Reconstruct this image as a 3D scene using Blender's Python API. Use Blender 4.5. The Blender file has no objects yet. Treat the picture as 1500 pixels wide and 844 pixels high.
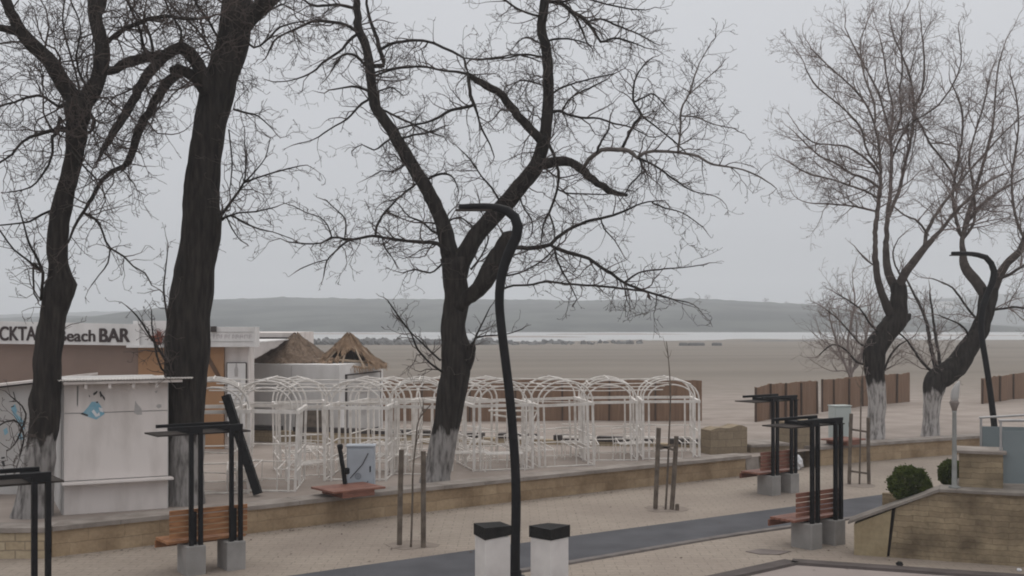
import bpy, math, random
from mathutils import Vector, Matrix, noise

# ------------------------------------------------------------------ camera
C = bpy.context.scene.collection
S = bpy.context.scene
CAM_H, F, HY = 4.2, 1700.0, 470.0          # eye height, focal length in photo pixels, horizon row
cam_d = bpy.data.cameras.new('camera'); cam = bpy.data.objects.new('camera', cam_d); C.objects.link(cam)
cam.location = (0, 0, CAM_H); cam.rotation_euler = (math.radians(90), 0, 0)
cam_d.sensor_width = 36; cam_d.lens = 36 * F / 1500; cam_d.shift_y = 48 / 1500
cam_d.clip_start = 0.1; cam_d.clip_end = 6000
S.camera = cam

# ------------------------------------------------------------------ world: overcast sky
SUN_EL, SUN_ROT = math.radians(52), math.radians(205)
W = bpy.data.worlds.new('World'); S.world = W; W.use_nodes = True
nt = W.node_tree; nt.nodes.clear()
o_ = nt.nodes.new('ShaderNodeOutputWorld'); bg = nt.nodes.new('ShaderNodeBackground')
sky = nt.nodes.new('ShaderNodeTexSky'); sky.sky_type = 'NISHITA'; sky.sun_disc = False
sky.sun_elevation = SUN_EL; sky.sun_rotation = SUN_ROT; sky.dust_density = 4; sky.air_density = 1
hs = nt.nodes.new('ShaderNodeHueSaturation'); hs.inputs['Saturation'].default_value = 0.04
tc = nt.nodes.new('ShaderNodeTexCoord'); sx = nt.nodes.new('ShaderNodeSeparateXYZ')
rp = nt.nodes.new('ShaderNodeValToRGB')
rp.color_ramp.elements[0].position = 0.0; rp.color_ramp.elements[0].color = (0.435, 0.448, 0.478, 1)
rp.color_ramp.elements[1].position = 1.0; rp.color_ramp.elements[1].color = (1.10, 1.08, 1.06, 1)
e = rp.color_ramp.elements.new(0.3); e.color = (0.535, 0.548, 0.578, 1)
nz = nt.nodes.new('ShaderNodeTexNoise'); nz.inputs['Scale'].default_value = 1.6; nz.inputs['Detail'].default_value = 3
mr = nt.nodes.new('ShaderNodeMapRange'); mr.inputs['To Min'].default_value = 0.9; mr.inputs['To Max'].default_value = 1.1
# a layer of even cloud (ramp by elevation) hides nearly all of the clear sky behind it
mixc = nt.nodes.new('ShaderNodeMix'); mixc.data_type = 'RGBA'; mixc.inputs[0].default_value = 0.93
sc10 = nt.nodes.new('ShaderNodeMix'); sc10.data_type = 'RGBA'; sc10.blend_type = 'MULTIPLY'; sc10.inputs[0].default_value = 1
cl = nt.nodes.new('ShaderNodeVectorMath'); cl.operation = 'SCALE'; cl.inputs['Scale'].default_value = 10.0
L = nt.links.new
L(tc.outputs['Generated'], sx.inputs[0]); L(sx.outputs['Z'], rp.inputs[0])
L(tc.outputs['Generated'], nz.inputs['Vector']); L(nz.outputs['Fac'], mr.inputs['Value'])
L(rp.outputs[0], sc10.inputs[6]); L(mr.outputs[0], sc10.inputs[7])
L(sc10.outputs[2], cl.inputs[0])
L(sky.outputs[0], hs.inputs['Color']); L(hs.outputs[0], mixc.inputs[6]); L(cl.outputs[0], mixc.inputs[7])
L(mixc.outputs[2], bg.inputs[0]); bg.inputs[1].default_value = 0.1
L(bg.outputs[0], o_.inputs[0])

sd = bpy.data.lights.new('sun', 'SUN'); sd.energy = 0.7; sd.angle = math.radians(50); sd.color = (1.0, 0.95, 0.88)
sun = bpy.data.objects.new('sun', sd); C.objects.link(sun)
sun.rotation_euler = (math.radians(90) - SUN_EL, 0, math.radians(180) - SUN_ROT + math.radians(180))

S.view_settings.view_transform = 'Standard'; S.view_settings.look = 'None'
S.view_settings.exposure = 0.28; S.view_settings.gamma = 1.0; S.view_settings.use_curve_mapping = False
S.render.engine = 'CYCLES'
S.cycles.use_denoising = True
S.cycles.max_bounces = 6; S.cycles.volume_bounces = 1; S.cycles.transparent_max_bounces = 16
S.cycles.filter_width = 1.9

# ------------------------------------------------------------------ helpers
rnd = random.Random(7)
def P(px, py, Y):
    """The place at distance Y that the photo shows at pixel px, py."""
    return Vector(((px - 750) / F * Y, Y, CAM_H - (py - HY) / F * Y))
def G(px, py, z=0.0):
    Y = F * (CAM_H - z) / (py - HY)
    return Vector(((px - 750) / F * Y, Y, z))
def lerp(a, b, t): return a + (b - a) * t
def interp(tab, x):
    if x <= tab[0][0]: return tab[0][1]
    for (a, p), (b, q) in zip(tab, tab[1:]):
        if x <= b: return lerp(p, q, (x - a) / (b - a))
    return tab[-1][1]

class MB:
    def __init__(s): s.v = []; s.f = []
    def add(s, vs, fs):
        k = len(s.v); s.v += [tuple(v) for v in vs]; s.f += [tuple(i + k for i in f) for f in fs]
    def box(s, x0, x1, y0, y1, z0, z1, m=None):
        vs = [Vector((x, y, z)) for z in (z0, z1) for y in (y0, y1) for x in (x0, x1)]
        if m is not None: vs = [m @ v for v in vs]
        s.add(vs, [(0, 2, 3, 1), (4, 5, 7, 6), (0, 1, 5, 4), (2, 6, 7, 3), (0, 4, 6, 2), (1, 3, 7, 5)])
    def bbox(s, x0, x1, y0, y1, z0, z1, b=0.01, m=None):
        """box with chamfered vertical and top edges"""
        def ring(i, z): return [Vector(q) for q in ((x0+i+b, y0+i, z), (x1-i-b, y0+i, z), (x1-i, y0+i+b, z), (x1-i, y1-i-b, z), (x1-i-b, y1-i, z), (x0+i+b, y1-i, z), (x0+i, y1-i-b, z), (x0+i, y0+i+b, z))]
        r = ring(0, z0) + ring(0, z1 - b) + ring(b, z1)
        if m is not None: r = [m @ v for v in r]
        fs = [tuple(range(7, -1, -1)), tuple(range(16, 24))]
        for k in (0, 8):
            for i in range(8): fs.append((k+i, k+(i+1) % 8, k+8+(i+1) % 8, k+8+i))
        s.add(r, fs)
    def bar(s, a, b, w, h=None, up=(0, 0, 1)):
        h = h or w; a = Vector(a); b = Vector(b); d = (b - a).normalized(); u = Vector(up)
        if abs(d.dot(u)) > .95: u = Vector((1, 0, 0))
        x = d.cross(u).normalized() * (w / 2); y = x.cross(d).normalized() * (h / 2)
        s.add([a-x-y, a+x-y, a+x+y, a-x+y, b-x-y, b+x-y, b+x+y, b-x+y],
              [(0, 1, 2, 3), (7, 6, 5, 4), (0, 4, 5, 1), (1, 5, 6, 2), (2, 6, 7, 3), (3, 7, 4, 0)])
    def tube(s, pts, rad, n=8, cap=True, lump=0.0, seed=0.0):
        pts = [Vector(p) for p in pts]; k0 = len(s.v); m = len(pts)
        if not isinstance(rad, (list, tuple)): rad = [rad] * m
        u = None
        for i, p in enumerate(pts):
            d = (pts[min(i+1, m-1)] - pts[max(i-1, 0)])
            d = d.normalized() if d.length > 1e-9 else Vector((0, 0, 1))
            if u is None:
                u = d.cross(Vector((0.31, 1, 0.17))); u.normalize()
            else:
                u = u - d * u.dot(d); u = u.normalized() if u.length > 1e-6 else d.orthogonal().normalized()
            w = d.cross(u); arc = arc + (p - pts[i-1]).length if i else 0.0
            for j in range(n):
                a = 2 * math.pi * j / n; r = rad[i]; q = u * math.cos(a) + w * math.sin(a)
                if lump: 
                    g = p + q * r
                    if n >= 20: r *= 1 + .045 * noise.noise(Vector((math.cos(a) * 4.5 + seed, math.sin(a) * 4.5, arc * 1.1))) - .05 * max(0, noise.noise(Vector((math.cos(a) * 8, math.sin(a) * 8 + seed, arc * 2.3))))
                    r *= 1 + lump * noise.noise(g * (0.55 / max(rad[i], .06)) + Vector((seed, 0, 0))) + 0.5 * lump * noise.noise(Vector((g.x*9, g.y*9, g.z*3)) + Vector((0, seed, 0)))
                s.v.append(tuple(p + q * r))
        for i in range(m - 1):
            a = k0 + i * n
            for j in range(n): s.f.append((a+j, a+(j+1) % n, a+n+(j+1) % n, a+n+j))
        if cap:
            s.f.append(tuple(k0 + j for j in range(n-1, -1, -1))); s.f.append(tuple(k0 + (m-1)*n + j for j in range(n)))
    def lathe(s, prof, n=16, c=(0, 0, 0)):
        k0 = len(s.v); c = Vector(c)
        for r, z in prof:
            for j in range(n): s.v.append(tuple(c + Vector((r*math.cos(2*math.pi*j/n), r*math.sin(2*math.pi*j/n), z))))
        for i in range(len(prof)-1):
            for j in range(n): s.f.append((k0+i*n+j, k0+i*n+(j+1) % n, k0+(i+1)*n+(j+1) % n, k0+(i+1)*n+j))
        s.f.append(tuple(k0+j for j in range(n-1, -1, -1))); s.f.append(tuple(k0+(len(prof)-1)*n+j for j in range(n)))
    def prism(s, poly, y0, y1, m=None):
        """outline in x,z pushed from y0 to y1"""
        n = len(poly); vs = [Vector((x, y0, z)) for x, z in poly] + [Vector((x, y1, z)) for x, z in poly]
        if m is not None: vs = [m @ v for v in vs]
        s.add(vs, [tuple(range(n)), tuple(range(2*n-1, n-1, -1))] + [((i+1) % n, i, n+i, n+(i+1) % n) for i in range(n)])
    def slab(s, poly, z0, z1):
        """outline in x,y between two heights (z may be a function of x,y)"""
        n = len(poly); g = lambda z, p: z(*p) if callable(z) else z
        vs = [(p[0], p[1], g(z0, p)) for p in poly] + [(p[0], p[1], g(z1, p)) for p in poly]
        s.add(vs, [tuple(range(n-1, -1, -1)), tuple(range(n, 2*n))] + [(i, (i+1) % n, n+(i+1) % n, n+i) for i in range(n)])
    def build(s, name, mat, parent=None, smooth=False, uv=True):
        me = bpy.data.meshes.new(name); me.from_pydata(s.v, [], s.f); me.update()
        if uv:
            lay = me.uv_layers.new(name='UVMap'); dat = lay.data
            for p in me.polygons:
                n = p.normal
                for li in p.loop_indices:
                    c = me.vertices[me.loops[li].vertex_index].co
                    if abs(n.z) > .7: dat[li].uv = (c.x, c.y)
                    else:
                        t = Vector((-n.y, n.x)); t = t.normalized() if t.length > 1e-6 else Vector((1, 0))
                        dat[li].uv = (c.x*t.x + c.y*t.y, c.z)
        if smooth: me.polygons.foreach_set('use_smooth', [True] * len(me.polygons))
        me.materials.append(mat)
        o = bpy.data.objects.new(name, me); C.objects.link(o)
        if parent: o.parent = parent
        return o

def tag(o, label=None, cat=None, group=None, kind=None):
    if label: o['label'] = label
    if cat: o['category'] = cat
    if group: o['group'] = group
    if kind: o['kind'] = kind
    return o
def thing(name, label, cat, loc=(0, 0, 0), rz=0.0, group=None):
    o = bpy.data.objects.new(name, None); C.objects.link(o); o.empty_display_size = .2
    o.location = loc; o.rotation_euler = (0, 0, rz)
    return tag(o, label, cat, group)
def children(o): return [c for c in bpy.data.objects if c.parent is o]
def copy_tree(o, label=None, parent=None):
    kids = children(o)
    c = o.copy(); C.objects.link(c); c.parent = parent
    if label: c['label'] = label
    for ch in kids: copy_tree(ch, None, c)
    return c

# ------------------------------------------------------------------ materials
def mat(name, col, rough=0.8, col2=None, scale=3.0, detail=6, bump=0.0, bscale=None, metal=0.0, stretch=None, contrast=(0.35, 0.65), spec=0.3):
    m = bpy.data.materials.new(name); m.use_nodes = True; n = m.node_tree; b = n.nodes['Principled BSDF']
    b.inputs['Roughness'].default_value = rough; b.inputs['Metallic'].default_value = metal
    b.inputs['Specular IOR Level'].default_value = spec
    t = n.nodes.new('ShaderNodeTexCoord'); mp = n.nodes.new('ShaderNodeMapping'); n.links.new(t.outputs['Object'], mp.inputs[0])
    if stretch: mp.inputs['Scale'].default_value = stretch
    nz = n.nodes.new('ShaderNodeTexNoise'); nz.inputs['Scale'].default_value = scale; nz.inputs['Detail'].default_value = detail
    n.links.new(mp.outputs[0], nz.inputs['Vector'])
    r = n.nodes.new('ShaderNodeValToRGB'); r.color_ramp.elements[0].position = contrast[0]; r.color_ramp.elements[1].position = contrast[1]
    c2 = col2 or tuple(c * .8 for c in col)
    r.color_ramp.elements[0].color = (*c2, 1); r.color_ramp.elements[1].color = (*col, 1)
    n.links.new(nz.outputs['Fac'], r.inputs[0]); n.links.new(r.outputs[0], b.inputs['Base Color'])
    if bump:
        nb = n.nodes.new('ShaderNodeTexNoise'); nb.inputs['Scale'].default_value = bscale or scale * 4; nb.inputs['Detail'].default_value = 5
        n.links.new(mp.outputs[0], nb.inputs['Vector'])
        bm = n.nodes.new('ShaderNodeBump'); bm.inputs['Strength'].default_value = bump; bm.inputs['Distance'].default_value = .02
        n.links.new(nb.outputs['Fac'], bm.inputs['Height']); n.links.new(bm.outputs[0], b.inputs['Normal'])
    return m
def stone_mat(name, c1, c2, mortar, bw, rh, ms=0.012, dirt=(0.2, 0.15, 0.1), dirt_amt=0.5, bump=0.5, offs=0.5, squash=1.0, dscale=1.2, wobble=.03):
    m = bpy.data.materials.new(name); m.use_nodes = True; n = m.node_tree; b = n.nodes['Principled BSDF']; l = n.links.new
    b.inputs['Roughness'].default_value = .9; b.inputs['Specular IOR Level'].default_value = .2
    t = n.nodes.new('ShaderNodeTexCoord')
    wob = n.nodes.new('ShaderNodeTexNoise'); wob.inputs['Scale'].default_value = 5; l(t.outputs['UV'], wob.inputs['Vector'])
    ws = n.nodes.new('ShaderNodeVectorMath'); ws.operation = 'SCALE'; ws.inputs['Scale'].default_value = wobble; l(wob.outputs['Color'], ws.inputs[0])
    va = n.nodes.new('ShaderNodeVectorMath'); l(t.outputs['UV'], va.inputs[0]); l(ws.outputs[0], va.inputs[1])
    br = n.nodes.new('ShaderNodeTexBrick'); l(va.outputs[0], br.inputs['Vector'])
    br.inputs['Scale'].default_value = 1; br.inputs['Brick Width'].default_value = bw; br.inputs['Row Height'].default_value = rh
    br.inputs['Mortar Size'].default_value = ms; br.inputs['Mortar Smooth'].default_value = .3; br.inputs['Bias'].default_value = 0
    br.offset = offs; br.squash = squash
    br.inputs['Color1'].default_value = (*c1, 1); br.inputs['Color2'].default_value = (*c2, 1); br.inputs['Mortar'].default_value = (*mortar, 1)
    nz = n.nodes.new('ShaderNodeTexNoise'); nz.inputs['Scale'].default_value = dscale; nz.inputs['Detail'].default_value = 8; l(t.outputs['Object'], nz.inputs['Vector'])
    r = n.nodes.new('ShaderNodeValToRGB'); r.color_ramp.elements[0].position = .4; r.color_ramp.elements[1].position = .68
    r.color_ramp.elements[0].color = (0, 0, 0, 1); r.color_ramp.elements[1].color = (dirt_amt, dirt_amt, dirt_amt, 1)
    l(nz.outputs['Fac'], r.inputs[0])
    mx = n.nodes.new('ShaderNodeMix'); mx.data_type = 'RGBA'; l(r.outputs[0], mx.inputs[0]); l(br.outputs['Color'], mx.inputs[6]); mx.inputs[7].default_value = (*dirt, 1)
    n2 = n.nodes.new('ShaderNodeTexNoise'); n2.inputs['Scale'].default_value = 14; n2.inputs['Detail'].default_value = 6; l(t.outputs['Object'], n2.inputs['Vector'])
    mr = n.nodes.new('ShaderNodeMapRange'); mr.inputs['To Min'].default_value = .75; mr.inputs['To Max'].default_value = 1.25; l(n2.outputs['Fac'], mr.inputs[0])
    m2 = n.nodes.new('ShaderNodeMix'); m2.data_type = 'RGBA'; m2.blend_type = 'MULTIPLY'; m2.inputs[0].default_value = 1; l(mx.outputs[2], m2.inputs[6]); l(mr.outputs[0], m2.inputs[7])
    l(m2.outputs[2], b.inputs['Base Color'])
    ad = n.nodes.new('ShaderNodeMath'); ad.operation = 'MULTIPLY_ADD'; l(n2.outputs['Fac'], ad.inputs[0]); ad.inputs[1].default_value = .8
    iv = n.nodes.new('ShaderNodeMath'); iv.operation = 'SUBTRACT'; iv.inputs[0].default_value = 1; l(br.outputs['Fac'], iv.inputs[1]); l(iv.outputs[0], ad.inputs[2])
    bm = n.nodes.new('ShaderNodeBump'); bm.inputs['Strength'].default_value = bump; bm.inputs['Distance'].default_value = .015
    l(ad.outputs[0], bm.inputs['Height']); l(bm.outputs[0], b.inputs['Normal'])
    return m

def bark_mat(name, wash_top=None, wash_blur=0.35, wash=.34):
    """dark fissured bark; the foot of the trunk carries worn limewash up to wash_top metres above its base"""
    m = mat(name, (.046, .039, .035), .95, (.012, .0105, .010), 7, 9, 1.0, 16, stretch=(1.8, 1.8, .28), contrast=(.3, .72), spec=.1)
    if wash_top:
        n = m.node_tree; l = n.links.new; b = n.nodes['Principled BSDF']; src = b.inputs['Base Color'].links[0].from_socket
        t = n.nodes.new('ShaderNodeTexCoord'); s = n.nodes.new('ShaderNodeSeparateXYZ'); l(t.outputs['Object'], s.inputs[0])
        mp = n.nodes.new('ShaderNodeMapping'); mp.inputs['Scale'].default_value = (4, 4, 1.0); l(t.outputs['Object'], mp.inputs[0])
        nz = n.nodes.new('ShaderNodeTexNoise'); nz.inputs['Scale'].default_value = 1.6; nz.inputs['Detail'].default_value = 7; l(mp.outputs[0], nz.inputs[0])
        a = n.nodes.new('ShaderNodeMath'); a.operation = 'MULTIPLY_ADD'; l(nz.outputs['Fac'], a.inputs[0]); a.inputs[1].default_value = -.9; a.inputs[2].default_value = wash_top + .45
        d = n.nodes.new('ShaderNodeMath'); d.operation = 'SUBTRACT'; l(a.outputs[0], d.inputs[0]); l(s.outputs['Z'], d.inputs[1])
        mr = n.nodes.new('ShaderNodeMapRange'); mr.inputs['From Min'].default_value = -.04; mr.inputs['From Max'].default_value = wash_blur; mr.inputs['To Max'].default_value = .8; l(d.outputs[0], mr.inputs[0])
        n3 = n.nodes.new('ShaderNodeTexNoise'); n3.inputs['Scale'].default_value = 3; n3.inputs['Detail'].default_value = 8; l(mp.outputs[0], n3.inputs[0])
        m3 = n.nodes.new('ShaderNodeMapRange'); m3.inputs['From Min'].default_value = .22; m3.inputs['From Max'].default_value = .56; l(n3.outputs['Fac'], m3.inputs[0])
        mu = n.nodes.new('ShaderNodeMath'); mu.operation = 'MULTIPLY'; l(mr.outputs[0], mu.inputs[0]); l(m3.outputs[0], mu.inputs[1])
        mx = n.nodes.new('ShaderNodeMix'); mx.data_type = 'RGBA'; l(mu.outputs[0], mx.inputs[0]); l(src, mx.inputs[6]); mx.inputs[7].default_value = (wash, wash * .945, wash * .915, 1)
        l(mx.outputs[2], b.inputs['Base Color'])
    return m

M = {}
M['pave'] = stone_mat('beige_pavers', (.318, .270, .226), (.298, .254, .212), (.215, .178, .152), .4, .2, .010, (.215, .176, .15), .65, .25, dscale=.45)
M['path'] = mat('blue_grey_asphalt', (.086, .086, .096), .9, (.062, .062, .070), 1.2, 10, .4, 60)
M['path_edge'] = mat('path_kerb', (.17, .15, .14), .9, (.12, .105, .10), 4, 6, .2)
M['sand'] = None
M['wallstone'] = stone_mat('yellow_wall_stone', (.40, .30, .195), (.285, .205, .128), (.275, .205, .135), .66, .25, .006, (.18, .122, .072), .9, .7, dscale=1.3, wobble=.06)
M['palestone'] = stone_mat('pale_wall_stone', (.46, .38, .27), (.38, .30, .20), (.26, .21, .15), .34, .16, .014, (.3, .23, .15), .5, .5)
M['rampstone'] = stone_mat('layered_ramp_stone', (.330, .262, .172), (.240, .186, .122), (.225, .175, .118), .52, .10, .004, (.125, .095, .063), 1.0, .9, dscale=1.7, wobble=.09)
M['rampend'] = stone_mat('rendered_ramp_end', (.32, .26, .165), (.29, .235, .15), (.29, .235, .15), 1.4, .9, .004, (.22, .165, .095), .7, .3, dscale=2.2)
M['pierstone'] = stone_mat('pier_stone', (.30, .24, .165), (.23, .18, .125), (.19, .15, .105), .5, .22, .01, (.17, .135, .10), .6, .5)
M['coping'] = mat('grey_coping', (.30, .265, .238), .9, (.20, .172, .152), 2.5, 8, .3, 20)
M['rampcap'] = mat('ramp_coping', (.24, .215, .19), .9, (.15, .13, .115), 2.5, 8, .3, 20)
M['concrete'] = mat('cast_concrete', (.30, .285, .275), .9, (.23, .22, .21), 3, 8, .2, 25)
M['wood'] = mat('brown_slats', (.36, .17, .075), .6, (.21, .092, .040), 4, 6, .1, 20, stretch=(1, 1, 8))
M['redwood'] = mat('red_brown_slats', (.25, .112, .078), .6, (.155, .064, .045), 4, 6, .1, 20, stretch=(1, 1, 8))
M['black'] = mat('black_steel', (.012, .012, .014), .6, (.008, .008, .009), 5, spec=.15)
M['panel'] = mat('smoked_panel', (.05, .042, .038), .85, (.035, .03, .027), 3, spec=.1)
M['white'] = mat('white_tube_paint', (.72, .685, .65), .6, (.52, .48, .445), 5, 8, contrast=(.25, .55))
M['plaster'] = mat('white_board', (.66, .61, .585), .8, (.50, .455, .43), 1.4, 10, .05, 20, contrast=(.28, .55), stretch=(1.6, 1.6, .5))
M['plaster2'] = mat('grey_white_render', (.50, .485, .475), .85, (.42, .405, .395), 1.2, 9)
M['fascia'] = mat('white_fascia', (.72, .705, .70), .7, (.60, .585, .575), 1.3, 9, stretch=(1.5, 1.5, .5))
M['brownwall'] = mat('mauve_brown_wall', (.235, .170, .140), .9, (.200, .143, .118), .9, 8)
M['tanwall'] = mat('orange_tan_wall', (.36, .205, .11), .9, (.30, .165, .085), 1.1, 8)
M['brace'] = mat('dark_brace', (.12, .07, .045), .8)
M['letter'] = mat('dark_letter', (.05, .035, .035), .6)
M['thatch'] = mat('weathered_thatch', (.24, .172, .125), .95, (.12, .084, .060), 9, 8, .8, 40, stretch=(1, 1, .4), contrast=(.25, .75))
M['straw'] = mat('bright_straw', (.29, .195, .125), .95, (.165, .108, .07), 9, 8, .8, 40, stretch=(1, 1, .4), contrast=(.25, .75))
M['pole'] = mat('pale_pole', (.36, .28, .21), .8)
M['reed'] = mat('reed_mat', (.240, .150, .098), .95, (.165, .100, .066), 2.2, 9, .5, 45, stretch=(6, 6, .4), contrast=(.3, .7))
M['post'] = mat('fence_post', (.085, .055, .04), .9)
M['stake'] = mat('grey_stake', (.16, .13, .105), .9, (.09, .072, .058), 6, 6, .2)
M['twig'] = mat('twig_bark', (.098, .078, .071), .95, (.060, .048, .044), 3, 3, spec=.1)
M['twig_hazed'] = mat('hazed_twig_bark', (.25, .207, .192), .95, (.17, .14, .13), 3, 3, spec=.1)  # twigs of the farther trees, distance haze put into the colour
M['limb_pale'] = mat('grey_limb_bark', (.17, .15, .14), .95, (.10, .088, .082), 6, 6, .5, 20, spec=.1)
M['limb_right'] = mat('hazed_limb_bark', (.165, .140, .128), .95, (.085, .070, .064), 6, 6, .5, 20, spec=.1)  # brown grey bark of the right pair, lightened to paint in haze
def pale_upward(m, lo, hi, dark):
    n = m.node_tree; l = n.links.new; p = n.nodes['Principled BSDF']; src = p.inputs['Base Color'].links[0].from_socket
    t = n.nodes.new('ShaderNodeTexCoord'); s = n.nodes.new('ShaderNodeSeparateXYZ'); l(t.outputs['Object'], s.inputs[0])
    r = n.nodes.new('ShaderNodeMapRange'); r.inputs['From Min'].default_value = lo; r.inputs['From Max'].default_value = hi; l(s.outputs['Z'], r.inputs[0])
    x = n.nodes.new('ShaderNodeMix'); x.data_type = 'RGBA'; l(r.outputs[0], x.inputs[0]); x.inputs[6].default_value = (*dark, 1); l(src, x.inputs[7]); l(x.outputs[2], p.inputs['Base Color'])
pale_upward(M['limb_right'], 4.0, 7.2, (.040, .034, .031))
M['cabinet'] = mat('grey_cabinet', (.40, .43, .475), .6, (.34, .365, .40), 2, 6)
M['green'] = mat('pale_green_cabinet', (.43, .47, .455), .6, (.38, .415, .40), 2, 6)
M['pillar'] = mat('white_marble', (.64, .615, .60), .7, (.50, .475, .465), 2.6, 10, contrast=(.3, .7))
M['slate'] = mat('black_slate', (.018, .017, .017), .7, (.010, .010, .010), 6, 6, .5, spec=.12)
M['teal'] = mat('blue_grey_panel', (.185, .215, .225), .6, (.16, .188, .198), 1.5, 4, spec=.2)
M['steel'] = mat('dull_steel', (.40, .39, .39), .4, (.30, .29, .29), 3, metal=.3)
M['postgrey'] = mat('weathered_lamp_post', (.25, .255, .245), .6, (.18, .18, .17), 4)
M['leaf'] = mat('box_leaf', (.090, .112, .028), .9, (.044, .062, .015), 7, 6, spec=.08)
M['rock'] = mat('dark_rock', (.14, .14, .14), .95, (.09, .09, .09), 1, 8, .5)
M['darkbeam'] = mat('dark_beam', (.055, .045, .042), .8, (.035, .03, .028), 3)
M['manhole'] = mat('manhole_plate', (.20, .165, .15), .8, (.15, .125, .115), 4, 6, .3)
M['kerb'] = mat('dark_kerb', (.095, .078, .074), .9, (.068, .056, .053), 3, 8, .3)
M['lot'] = mat('parking_surface', (.30, .255, .235), .9, (.26, .22, .205), 1.5, 8, .2, 40)
M['soil'] = mat('pit_soil', (.25, .208, .178), 1, (.20, .165, .14), 4, 8, .3)
M['blue'] = mat('blue_spray', (.17, .36, .47), .8, (.27, .42, .50), 9)
M['darkspray'] = mat('black_spray', (.06, .06, .06), .8)
M['greyspray'] = mat('faded_spray', (.36, .345, .34), .8, (.42, .40, .39), 9)
M['sign_ink'] = mat('faded_pink_ink', (.50, .46, .47), .8)
M['red'] = mat('terracotta', (.24, .085, .06), .8)
M['plastic'] = mat('white_plastic', (.7, .7, .72), .5)
# ------------------------------------------------------------------ the lie of the land
WALL = [(-30, 20.2), (-8.17, 20.5), (-2.4, 25.1), (6.4, 31.5), (8.7, 33.4), (14.8, 36.8), (30, 44.5), (60, 58)]   # front of the terrace wall: x, y
COP = .55
def wall_y(x): return interp(WALL, x)
def terr(x, y):
    t = y - wall_y(x)
    z = interp([(0, .47), (6, .42), (14, .22), (22, .12), (45, -.05), (110, -.25), (210, -.42), (250, -.62), (320, -1.4), (600, -2.6)], t)
    a = min(1, max(0, (t - 1) / 6))
    z += a * .05 * noise.noise(Vector((x * .35, y * .35, 0))) + a * min(1, t / 50) * .10 * noise.noise(Vector((x * .06, y * .06, 3)))
    return z

# beach and terrace sand: one sheet from the wall down under the sea
b = MB(); xs = [-420 + 20 * i for i in range(18)] + [-60 + 1.5 * i for i in range(81)] + [62 + 24 * i for i in range(22)]
ts = [.12 + .5 * i for i in range(60)] + [30 + 3 * i for i in range(30)] + [125 + 12 * i for i in range(24)] + [450, 620]
for t in ts:
    for x in xs: b.v.append((x, wall_y(x) + t, terr(x, wall_y(x) + t)))
nx = len(xs)
for j in range(len(ts) - 1):
    for i in range(nx - 1): b.f.append((j*nx+i, j*nx+i+1, (j+1)*nx+i+1, (j+1)*nx+i))
m = mat('beach_sand', (.335, .288, .258), .95, (.235, .198, .174), .7, 12, .9, 5, contrast=(.3, .7), spec=.15)
n = m.node_tree; bs = n.nodes['Principled BSDF']; src = bs.inputs['Base Color'].links[0].from_socket
g_ = n.nodes.new('ShaderNodeNewGeometry'); s_ = n.nodes.new('ShaderNodeSeparateXYZ'); n.links.new(g_.outputs['Position'], s_.inputs[0])
# beyond the terrace the beach is damp, darker, browner sand with long drying streaks
mp_ = n.nodes.new('ShaderNodeMapping'); mp_.inputs['Scale'].default_value = (.012, .09, 1); n.links.new(g_.outputs['Position'], mp_.inputs[0])
nz_ = n.nodes.new('ShaderNodeTexNoise'); nz_.inputs['Scale'].default_value = 1; nz_.inputs['Detail'].default_value = 8; n.links.new(mp_.outputs[0], nz_.inputs[0])
ma_ = n.nodes.new('ShaderNodeMath'); ma_.operation = 'MULTIPLY_ADD'; n.links.new(nz_.outputs['Fac'], ma_.inputs[0]); ma_.inputs[1].default_value = 60; n.links.new(s_.outputs['Y'], ma_.inputs[2])
mr_ = n.nodes.new('ShaderNodeMapRange'); mr_.inputs['From Min'].default_value = 82; mr_.inputs['From Max'].default_value = 122; n.links.new(ma_.outputs[0], mr_.inputs[0])
rw = n.nodes.new('ShaderNodeValToRGB'); rw.color_ramp.elements[0].position = .35; rw.color_ramp.elements[1].position = .7
rw.color_ramp.elements[0].color = (.148, .127, .107, 1); rw.color_ramp.elements[1].color = (.205, .178, .150, 1); n.links.new(nz_.outputs['Fac'], rw.inputs[0])
mx_ = n.nodes.new('ShaderNodeMix'); mx_.data_type = 'RGBA'; n.links.new(mr_.outputs[0], mx_.inputs[0]); n.links.new(src, mx_.inputs[6]); n.links.new(rw.outputs[0], mx_.inputs[7])
n.links.new(mx_.outputs[2], bs.inputs['Base Color']); M['sand'] = m
tag(b.build('beach', m, smooth=True, uv=False), 'brown sandy beach running back to the water', 'beach', kind='structure')

# sea bed / ground far out, then the water
b = MB(); b.v = [(-2500, -25, -2.9), (2500, -25, -2.9), (2500, 2500, -2.9), (-2500, 2500, -2.9)]; b.f = [(0, 1, 2, 3)]
tag(b.build('ground', M['soil']), 'low ground under beach and water', 'ground', kind='structure')
b = MB(); b.v = [(-2450, 200, -.55), (2450, 200, -.55), (2450, 2450, -.55), (-2450, 2450, -.55)]; b.f = [(0, 1, 2, 3)]
mw = mat('grey_water', (.34, .345, .35), .45, (.25, .26, .265), .03, 8, .6, .6, stretch=(.4, 2.2, 1), spec=.5)
tag(b.build('sea', mw, uv=False), 'pale grey water beyond the beach', 'sea', kind='structure')

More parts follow.
